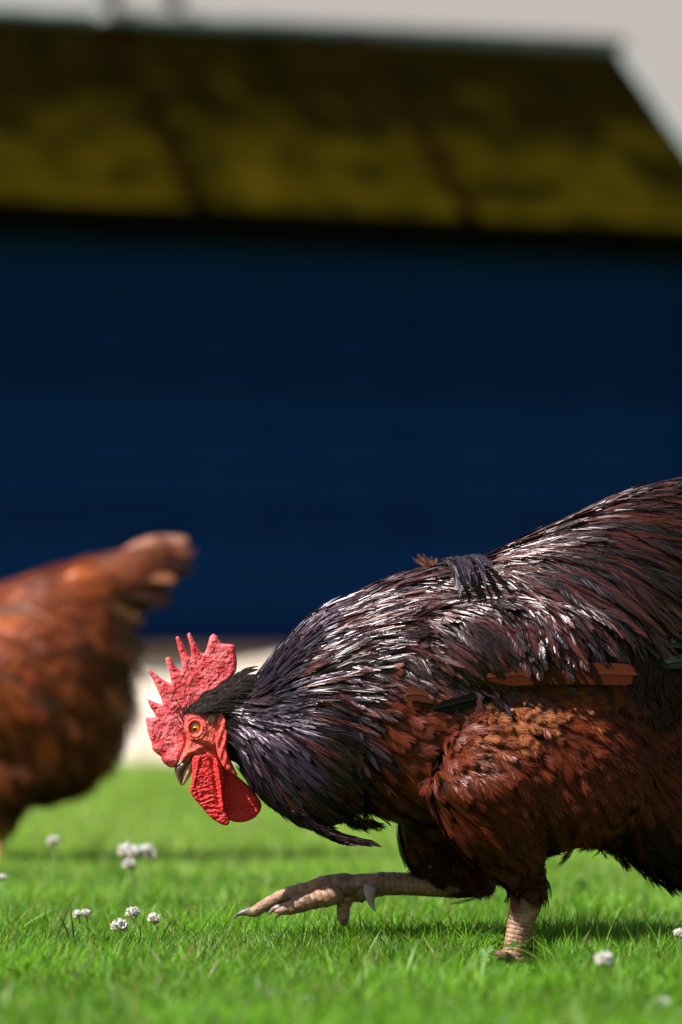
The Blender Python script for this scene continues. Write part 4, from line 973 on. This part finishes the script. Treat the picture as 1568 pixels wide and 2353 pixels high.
hctrl = [(-100, 1400, .95, .1, 'hb'), (50, 1360, .97, -.05, 'hb'), (150, 1320, .97, -.1, 'hb'), (240, 1300, .95, -.1, 'hs'), (320, 1280, .95, -.2, 'hs'), (390, 1265, .95, -.2, 'hs'), (100, 1450, .85, .4, 'hb'), (0, 1500, .9, .35, 'hb'),
         (210, 1420, .75, .6, 'hb'), (290, 1400, .85, .5, 'ht'), (350, 1350, .9, .3, 'ht'), (250, 1500, .6, .8, 'hd'), (150, 1560, .6, .7, 'hb'), (50, 1600, .7, .6, 'hb'), (-50, 1620, .8, .5, 'hb'), (280, 1560, .6, .7, 'ht'), (290, 1640, .5, .8, 'hf'), (270, 1480, .7, .6, 'ht'),
         (220, 1650, .4, .9, 'hf'), (120, 1700, .4, .9, 'hf'), (20, 1720, .4, .9, 'hf'), (230, 1740, .3, .9, 'hf'), (150, 1810, .3, .9, 'hd'), (50, 1840, .2, .9, 'hd'), (-60, 1800, .2, .9, 'hd'), (-200, 1600, .8, .5, 'hb'), (-300, 1500, .6, .8, 'hb'), (-400, 1250, .3, .9, 'hb'), (-440, 1100, 1, 0, 'no'), (-40, 1950, 0, 1, 'no'), (5, 1920, 0, 1, 'no')]
HK = {'hb': dict(d=3600, L=.05, w=.013, nb=14, adv=.25, c=[(.21, .046, .011), (.14, .028, .007), (.28, .070, .018), (.10, .020, .006)], p='round', m='body_f', lift=.006),
      'hs': dict(d=4200, L=.06, w=.012, nb=16, adv=.25, c=[(.24, .075, .035), (.17, .045, .018), (.12, .028, .010)], p='round', m='body_f', lift=.006),
      'ht': dict(d=3200, L=.055, w=.012, nb=12, adv=.35, c=[(.34, .15, .07), (.20, .06, .022), (.035, .010, .005), (.12, .03, .01)], p='soft', m='fluff', lift=.016),
      'hf': dict(d=3800, L=.05, w=.012, nb=12, adv=.35, c=[(.15, .038, .010), (.10, .022, .006), (.06, .014, .005), (.22, .075, .026)], p='soft', m='fluff', lift=.012),
      'hd': dict(d=4000, L=.04, w=.012, nb=12, adv=.35, c=[(.045, .011, .004), (.075, .018, .006)], p='soft', m='fluff', lift=.006)}
HN = {'hb': 'body_feather', 'hs': 'saddle_feather', 'ht': 'tail_covert', 'hf': 'fluff_feather', 'hd': 'fluff_feather'}
HM = {'body_feather': 'body_plumage', 'saddle_feather': 'saddle_plumage', 'tail_covert': 'tail_plumage', 'fluff_feather': 'fluff_plumage'}
plumage(HS, hen, HK, HN, HM, field(hctrl), lambda p: ((p[0] - hx.x) * HP + 784, HOR + (CAMH - p[2]) * HP), {'tail_covert', 'saddle_feather'}, 120)
for i, (a, b, c) in enumerate([((250, 1290), (340, 1245), (425, 1240)), ((260, 1305), (350, 1262), (438, 1268)), ((270, 1320), (350, 1290), (430, 1296)), ((270, 1345), (345, 1320), (400, 1330)), ((265, 1370), (330, 1360), (385, 1385))]):
    for s in (-1, 1):
        P = catmull([tuple(E(*q, s * (.012 + .008 * i)) + hx) for q in (a, b, c)], 6, False)
        g_ = feather_geo(P, np.tile([0, s * .8, .7], (len(P), 1)), .013, 40, .12, [(.27, .12, .08), (.11, .035, .016), (.015, .005, .003), (.24, .09, .045), (.02, .006, .003)][i], 'round', .05, .05, fill=1.6)  # near-black pairs stand in for shaded gaps between the tail feathers
        link('tail_feather', trimesh('tail_feather', *g_), hen, M['body_f'])
# hen comb and beak
def simple_plate(name, pts, th, m):
    V = [tuple(E(x, y, -th) + hx) for x, y in pts] + [tuple(E(x, y, th) + hx) for x, y in pts]; n = len(pts)
    F = [tuple(range(n)), tuple(range(2 * n - 1, n - 1, -1))] + [(i, i + n, (i + 1) % n + n, (i + 1) % n) for i in range(n)]
    return link(name, quads_mesh(name, V, F), hen, m)
simple_plate('comb', [(-478, 1080), (-470, 1045), (-455, 1060), (-445, 1030), (-430, 1055), (-415, 1035), (-400, 1062), (-395, 1085), (-440, 1078)], .003, M['comb'])
simple_plate('beak', [(-470, 1090), (-505, 1108), (-512, 1118), (-475, 1122)], .005, M['beak_lo'])
for s in (-1, 1):
    V, F = ellipsoid(E(-450, 1095, s * .0175) + hx, .005, .003, .005); link('eye', quads_mesh('eye', V, F, True), hen, M['iris'])

# ------------------------------------------------------------------ grass
def grass_mat():
    m = bpy.data.materials.new('grass_blade'); m.use_nodes = True; t = m.node_tree; L = t.links; b = t.nodes['Principled BSDF']
    a = nd(m, 'ShaderNodeAttribute', attribute_name='Col'); L.new(a.outputs['Color'], b.inputs['Base Color']); b.inputs['Roughness'].default_value = .45; b.inputs['Specular IOR Level'].default_value = .3
    tr = nd(m, 'ShaderNodeBsdfTranslucent'); hs = nd(m, 'ShaderNodeVectorMath', operation='MULTIPLY'); hs.inputs[1].default_value = (1.5, 1.5, .7); L.new(a.outputs['Color'], hs.inputs[0]); L.new(hs.outputs[0], tr.inputs[0])
    mx = nd(m, 'ShaderNodeMixShader'); mx.inputs[0].default_value = .42; L.new(b.outputs[0], mx.inputs[1]); L.new(tr.outputs[0], mx.inputs[2]); L.new(mx.outputs[0], t.nodes['Material Output'].inputs[0])
    return m
M['grass'] = grass_mat()
def blades(n, xf, y0, y1, h0, h1, w0, seg, power=1.0):
    yy = y0 + (y1 - y0) * rng.random(n) ** power; half = xf(yy); xx = rng.uniform(-1, 1, n) * half
    pn = np.sin(xx * 7 + 2 * np.sin(yy * 5)) * .5 + np.sin(yy * 9 + xx * 3) * .5 + np.sin(xx * 23 + 1.3) * np.sin(yy * 19) * .6
    h = rng.uniform(h0, h1, n) * (1 + .16 * pn) * np.where(rng.random(n) < .05, 1.35, 1)
    near = (yy > -.50) & (yy < -.04) & (np.abs(xx - .187 * (yy + 5) / 4.95) < .036) ; h = np.where(near, h * .15, h)
    az = rng.uniform(0, 2 * math.pi, n); lean = np.abs(rng.normal(.28, .26, n)); bend = np.abs(rng.normal(.55, .4, n))
    wd = w0 * rng.uniform(.6, 1.3, n); fa = az + rng.normal(0, .9, n) + math.pi / 2
    side = np.stack([np.cos(fa), np.sin(fa), np.zeros(n)], 1); dirn = np.stack([np.cos(az), np.sin(az), np.zeros(n)], 1)
    base = np.stack([xx, yy, np.zeros(n)], 1); base[:, 2] = -.002
    rows = []; ks = np.linspace(0, 1, seg + 1)
    for k in ks:
        a = lean + bend * k; cz = h * (np.sin(np.minimum(a, 1.5)) / np.maximum(a, .05) if False else 1)
        off = dirn * (h * (lean * k + bend * k * k * .6))[:, None]; zz = h * k * (1 - .18 * bend * k)
        p = base + off; p[:, 2] += zz
        ww = wd * (1 - k ** 1.8) * .5 + (.0 if k == 1 else .0001)
        if k == 1: rows.append([p])
        else: rows.append([p - side * ww[:, None], p + side * ww[:, None]])
    nv = 2 * seg + 1; V = np.stack([q for r_ in rows for q in r_], 1).reshape(-1, 3)
    b0 = (np.arange(n) * nv)[:, None]; F = []
    for s_ in range(seg - 1):
        a = 2 * s_; F += [b0 + np.array([[a, a + 1, a + 3]]), b0 + np.array([[a, a + 3, a + 2]])]
    a = 2 * (seg - 1); F.append(b0 + np.array([[a, a + 1, a + 2]]))
    F = np.concatenate(F, 0)
    pal = np.array([(.085, .225, .010), (.115, .27, .016), (.052, .165, .008), (.15, .32, .030), (.12, .24, .022)]); c = pal[rng.integers(0, 5, n)] * rng.uniform(.5, 1.4, (n, 1))
    c = c * (1 + .22 * np.clip(pn, -1, 1))[:, None]; far = np.clip((yy - .3) / 2.5, 0, 1)[:, None]; c = c * (1 - far) + (c * np.array([1.75, 1.30, 2.2]) + .016) * far  # distant blades paler: the blurred sheen of far grass is put into their colour
    dry = rng.random(n) < .05; c[dry] = np.array([.30, .26, .12]) * rng.uniform(.6, 1.1, (dry.sum(), 1))
    red = rng.random(n) < .01; c[red] = (.18, .06, .04)
    return V, F, np.repeat(c, nv, 0)
pl = Plume()
fr = lambda m_: (lambda y: (y + CAMD) * .082 + m_)
pl.add(*blades(30000, fr(.12), -1.35, -.35, .022, .046, .0030, 3))
pl.add(*blades(60000, fr(.10), -.35, .55, .020, .046, .0024, 4))
pl.add(*blades(42000, fr(.12), .55, 2.2, .020, .044, .0030, 3))
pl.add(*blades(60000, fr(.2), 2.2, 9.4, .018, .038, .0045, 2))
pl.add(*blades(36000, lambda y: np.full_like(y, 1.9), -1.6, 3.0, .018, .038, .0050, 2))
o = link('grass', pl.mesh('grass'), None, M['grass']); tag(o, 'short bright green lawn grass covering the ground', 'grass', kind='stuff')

# ------------------------------------------------------------------ clover flowers and fallen bits
M['petal'] = noise_mat('clover_petal', (.44, .42, .41), (.66, .63, .60), 300, rough=.6, Subsurface_Weight=.1)
M['petal_low'] = noise_mat('clover_old_petal', (.36, .30, .20), (.60, .52, .42), 300, rough=.7)
M['stem'] = mat('clover_stem', (.10, .20, .03), .6)
M['leafbit'] = noise_mat('dry_leaf', (.55, .30, .17), (.70, .45, .30), 90, rough=.6)
def florets(rad, upper, n, seed):
    r_ = random.Random(seed); V = []; F = []
    for k in range(n):
        ph = math.acos(1 - (r_.random() * .95 if upper else .9 + r_.random() * .6)); th = r_.uniform(0, 6.283)
        d = Vector((math.sin(ph) * math.cos(th), math.sin(ph) * math.sin(th), math.cos(ph)))
        tip = d * rad * r_.uniform(.85, 1.1) + Vector((0, 0, rad * .25)); b = d * rad * .15
        s_ = d.cross(Vector((0, 0, 1))); s_ = s_.normalized() if s_.length > .1 else Vector((1, 0, 0)); u_ = s_.cross(d)
        wv = rad * .17; md = (tip + b) / 2; o_ = len(V)
        V += [b, md + s_ * wv, md + u_ * wv, md - s_ * wv, md - u_ * wv, tip + s_ * wv * .7, tip + u_ * wv * .9, tip - s_ * wv * .7, tip - u_ * wv * .3]
        F += [(o_, o_ + 1, o_ + 2), (o_, o_ + 2, o_ + 3), (o_, o_ + 3, o_ + 4), (o_, o_ + 4, o_ + 1), (o_ + 1, o_ + 5, o_ + 6, o_ + 2), (o_ + 2, o_ + 6, o_ + 7, o_ + 3), (o_ + 3, o_ + 7, o_ + 8, o_ + 4), (o_ + 4, o_ + 8, o_ + 5, o_ + 1), (o_ + 5, o_ + 8, o_ + 7, o_ + 6)]
    return quads_mesh('florets', V, F, False)
fu = [florets(1, True, 46, s) for s in range(3)]; fd = [florets(1, False, 22, s + 9) for s in range(3)]
for m_ in fu: m_.name = 'petals'; m_.materials.append(M['petal'])
for m_ in fd: m_.name = 'old_petals'; m_.materials.append(M['petal_low'])
def clover(px_, py_, depth, rad, label, i, tilt=0.0):
    """px_, py_ picture px of the flower head at world y = depth"""
    Z = depth + CAMD; x = (px_ - 784) / FPX * Z; z = CAMH - (py_ - HOR) / FPX * Z; z = max(z, rad * .9)
    rad *= .80; r = empty('clover_flower', (x, depth, 0)); tag(r, label, 'flower', 'white clover flowers in the lawn')
    o = link('petals', fu[i % 3], r); o.location = (0, 0, z); o.scale = (rad,) * 3; o.rotation_euler = (tilt, tilt * .4, i * 1.3)
    o = link('old_petals', fd[i % 3], r); o.location = (0, 0, z); o.scale = (rad,) * 3; o.rotation_euler = (tilt, tilt * .4, i)
    link('stem', rod([(.006, .004, -.002), (.004, 0, z * .5), (0, 0, z)], .0009, 6, 'stem'), r, M['stem'])
    return r
cl = [(275, 2135, -.03, .0125, 'sharp white clover flower standing in focus at the lower left of the lawn', .15), (304, 2104, .10, .0105, 'soft white clover flower just behind the sharp one at lower left', .2), (354, 2117, .08, .0100, 'small white clover flower right of the sharp one at lower left', .3),
      (181, 2106, .13, .0080, 'small white clover flower left of the sharp one, half sunk in grass', .2), (198, 2103, .15, .0075, 'tiny clover head touching the small one at far lower left', .3),
      (290, 1962, .75, .0145, 'blurred clover flower, left one of the pale cluster under the wattles', .2), (312, 1966, .72, .0135, 'blurred clover flower, middle of the pale cluster under the wattles', .1), (338, 1966, .78, .0150, 'blurred clover flower, right one of the pale cluster under the wattles', .2), (300, 1992, .70, .0110, 'lower faded clover head beneath the pale cluster', .4),
      (122, 1937, 1.0, .0105, 'round blurred clover flower below the hen', .1),
      (1138, 2183, .01, .0095, 'white clover flower against the front of the standing leg', .5), (1240, 2172, .10, .0090, 'white clover flower just right of the standing leg', .4), (1270, 2176, .08, .0090, 'white clover flower, second to the right of the standing leg', .4), (1110, 2195, -.02, .0060, 'small clover bud low in the grass left of the standing leg', .4),
      (1388, 2215, -.62, .0125, 'large blurred pale clover flower in the foreground right', .2), (1325, 2232, -.30, .0100, 'blurred clover flower left of the large foreground one', .5), (948, 2172, -.0, .0060, 'small bright clover flower below the lifted foot', .6), (1436, 2196, -.06, .0065, 'small clover bud in the dark grass right of the large foreground flower', .4),
      (705, 2310, -.85, .0090, 'very blurred clover flower low in the foreground, centre', .2), (1520, 2320, -.85, .0130, 'very blurred clover flower in the bottom right corner', .2), (1560, 2150, -.12, .0085, 'clover flower cut by the right edge of the frame', .3), (5, 2020, .45, .0070, 'blurred clover flower at the left edge', .2)]
for i, (a, b, c, d_, e, t) in enumerate(cl): clover(a, b, c, d_, e, i, t)

def bit(px_, py_, depth, pts, label, rot):
    Z = depth + CAMD; x = (px_ - 784) / FPX * Z; z = CAMH - (py_ - HOR) / FPX * Z
    V = [(a * .001, .0006 * math.sin(a * .8), b * .001) for a, b in pts]; n = len(V); V += [(a, b + .0008, c) for a, b, c in V]
    F = [tuple(range(n)), tuple(range(2 * n - 1, n - 1, -1))] + [(i, i + n, (i + 1) % n + n, (i + 1) % n) for i in range(n)]
    o = link('fallen_leaf', quads_mesh('fallen_leaf', V, F), None, M['leafbit']); o.location = (x, depth, max(.004, z)); o.rotation_euler = rot; tag(o, label, 'leaf', 'dry leaf scraps caught in the grass')
lf = [(-5, -8), (-7, 0), (-3, 7), (2, 9), (6, 5), (6, -4), (3, -9), (1, -4), (-1, -3), (-3, -6)]
bit(1471, 2162, .04, lf, 'peach-coloured dry leaf scrap upright in grass right of the rooster', (.1, 0, .3))
bit(1500, 2172, .0, [(a * .45, b * .5) for a, b in lf], 'smaller peach scrap beside the upright dry leaf', (.2, 0, -.3))

Vc = []; Fc = []; Cc = []; nn_ = 0
for k in range(1500):
    y = -1.2 + 2.6 * rng.random(); x = rng.uniform(-1, 1) * ((y + CAMD) * .082 + .1)
    if math.sin(x * 9 + y * 4) + math.sin(y * 11 - x * 5) < -.1: continue
    z = rng.uniform(.012, .030); tl = rng.normal(0, .35, 2); a0 = rng.uniform(0, 6.28); rr = rng.uniform(.0045, .0080); g_ = np.array([.050, .145, .016]) * rng.uniform(.7, 1.3)
    for q in range(3):
        a = a0 + q * 2.094; ax = np.array([math.cos(a), math.sin(a), 0]); bx = np.array([-math.sin(a), math.cos(a), 0])
        pts = [(0, 0), (.5, .42), (1.1, .62), (1.65, .42), (1.55, 0), (1.65, -.42), (1.1, -.62), (.5, -.42)]; o_ = nn_
        for (p_, q_) in pts:
            v = ax * p_ * rr + bx * q_ * rr; v[2] = z + v[0] * tl[0] + v[1] * tl[1] + abs(q_) * rr * .25; Vc.append((x + v[0], y + v[1], v[2])); Cc.append(g_ * (1.5 if abs(p_ - 1.1) < .2 else 1))
        Fc += [(o_, o_ + i, o_ + i + 1) for i in range(1, 7)]; nn_ += 8
tag(link('clover_leaves', trimesh('clover_leaves', Vc, Fc, np.array(Cc)), None, M['grass']), 'small three-part clover leaves low among the grass', 'clover', kind='stuff')

# a few tall stray blades and seed stalks in the focus plane
V_ = []; F_ = []; n_ = 0
def stray(p0, p1, p2, depth, w_, col):
    Z = depth + CAMD
    def q(p): return np.array([(p[0] - 784) / FPX * Z, depth, CAMH - (p[1] - HOR) / FPX * Z])
    P = np.array([(1 - t) ** 2 * q(p0) + 2 * t * (1 - t) * q(p1) + t * t * q(p2) for t in np.linspace(0, 1, 7)])
    T = np.gradient(P, axis=0); T /= np.linalg.norm(T, axis=1)[:, None]; Sd = np.cross(T, [0.25, -1, .1]); Sd /= np.linalg.norm(Sd, axis=1)[:, None]
    wv = w_ * (1 - np.linspace(0, 1, 7) ** 2.2) * .5 + .00008
    V = np.concatenate([P - Sd * wv[:, None], P + Sd * wv[:, None], P + np.array([0, -.0004, 0])], 0); n = 7
    F = []
    for i in range(6):
        F += [(i, i + 1, 2 * n + i + 1), (i, 2 * n + i + 1, 2 * n + i), (2 * n + i, 2 * n + i + 1, n + i + 1), (2 * n + i, n + i + 1, n + i)]
    o = link('grass_blade', trimesh('grass_blade', V, np.array(F), np.repeat(np.array([col]), len(V), 0)), None, M['grass'])
    return o
G1, G2, G3, BR = (.07, .16, .03), (.13, .24, .07), (.035, .08, .02), (.05, .03, .02)
st = [((125, 2170), (140, 2120), (176, 2052), -.0, .0030, G2, 'broad pale grass blade leaning right at the lower left'), ((165, 2180), (155, 2130), (134, 2100), -.03, .0022, BR, 'dark withered stalk crossing the grass at the lower left'), ((171, 2165), (168, 2130), (163, 2090), -.03, .0020, G3, 'dark upright blade beside the withered stalk'),
      ((630, 2172), (645, 2148), (672, 2116), -.03, .0030, G2, 'pale blade leaning right below the lifted toes'), ((690, 2185), (699, 2145), (700, 2096), -.04, .0018, G3, 'thin upright blade just right of the lifted second toe'), ((1226, 2200), (1228, 2170), (1226, 2120), -.07, .0014, G2, 'thin pale seed stalk beside the standing leg'),
      ((1280, 2180), (1281, 2140), (1279, 2103), .10, .0022, G3, 'dark upright blade right of the standing leg'), ((1248, 2170), (1250, 2130), (1252, 2095), .16, .0026, G3, 'softer dark blade between stalk and upright blade'), ((990, 2178), (972, 2158), (946, 2138), .02, .0016, G3, 'short dark blade slanting under the lifted foot'), ((1082, 2190), (1092, 2150), (1103, 2112), -.0, .0020, G3, 'dark blade leaning right before the standing leg'),
      ((275, 2150), (272, 2120), (272, 2092), .0, .0015, G2, 'short pale blade rising behind the sharp clover'), ((318, 2180), (325, 2150), (322, 2118), -.03, .0020, G3, 'dark upright blade right of the sharp clover'), ((370, 2160), (385, 2130), (398, 2105), -.03, .0022, G1, 'green blade leaning right, second from the sharp clover'), ((545, 2180), (560, 2160), (588, 2142), .05, .0020, G1, 'blade slanting up below the longest claw')]
for a, b, c, d_, w_, col, lab in st: tag(stray(a, b, c, d_, w_, col), lab, 'grass blade', 'tall stray blades in focus')
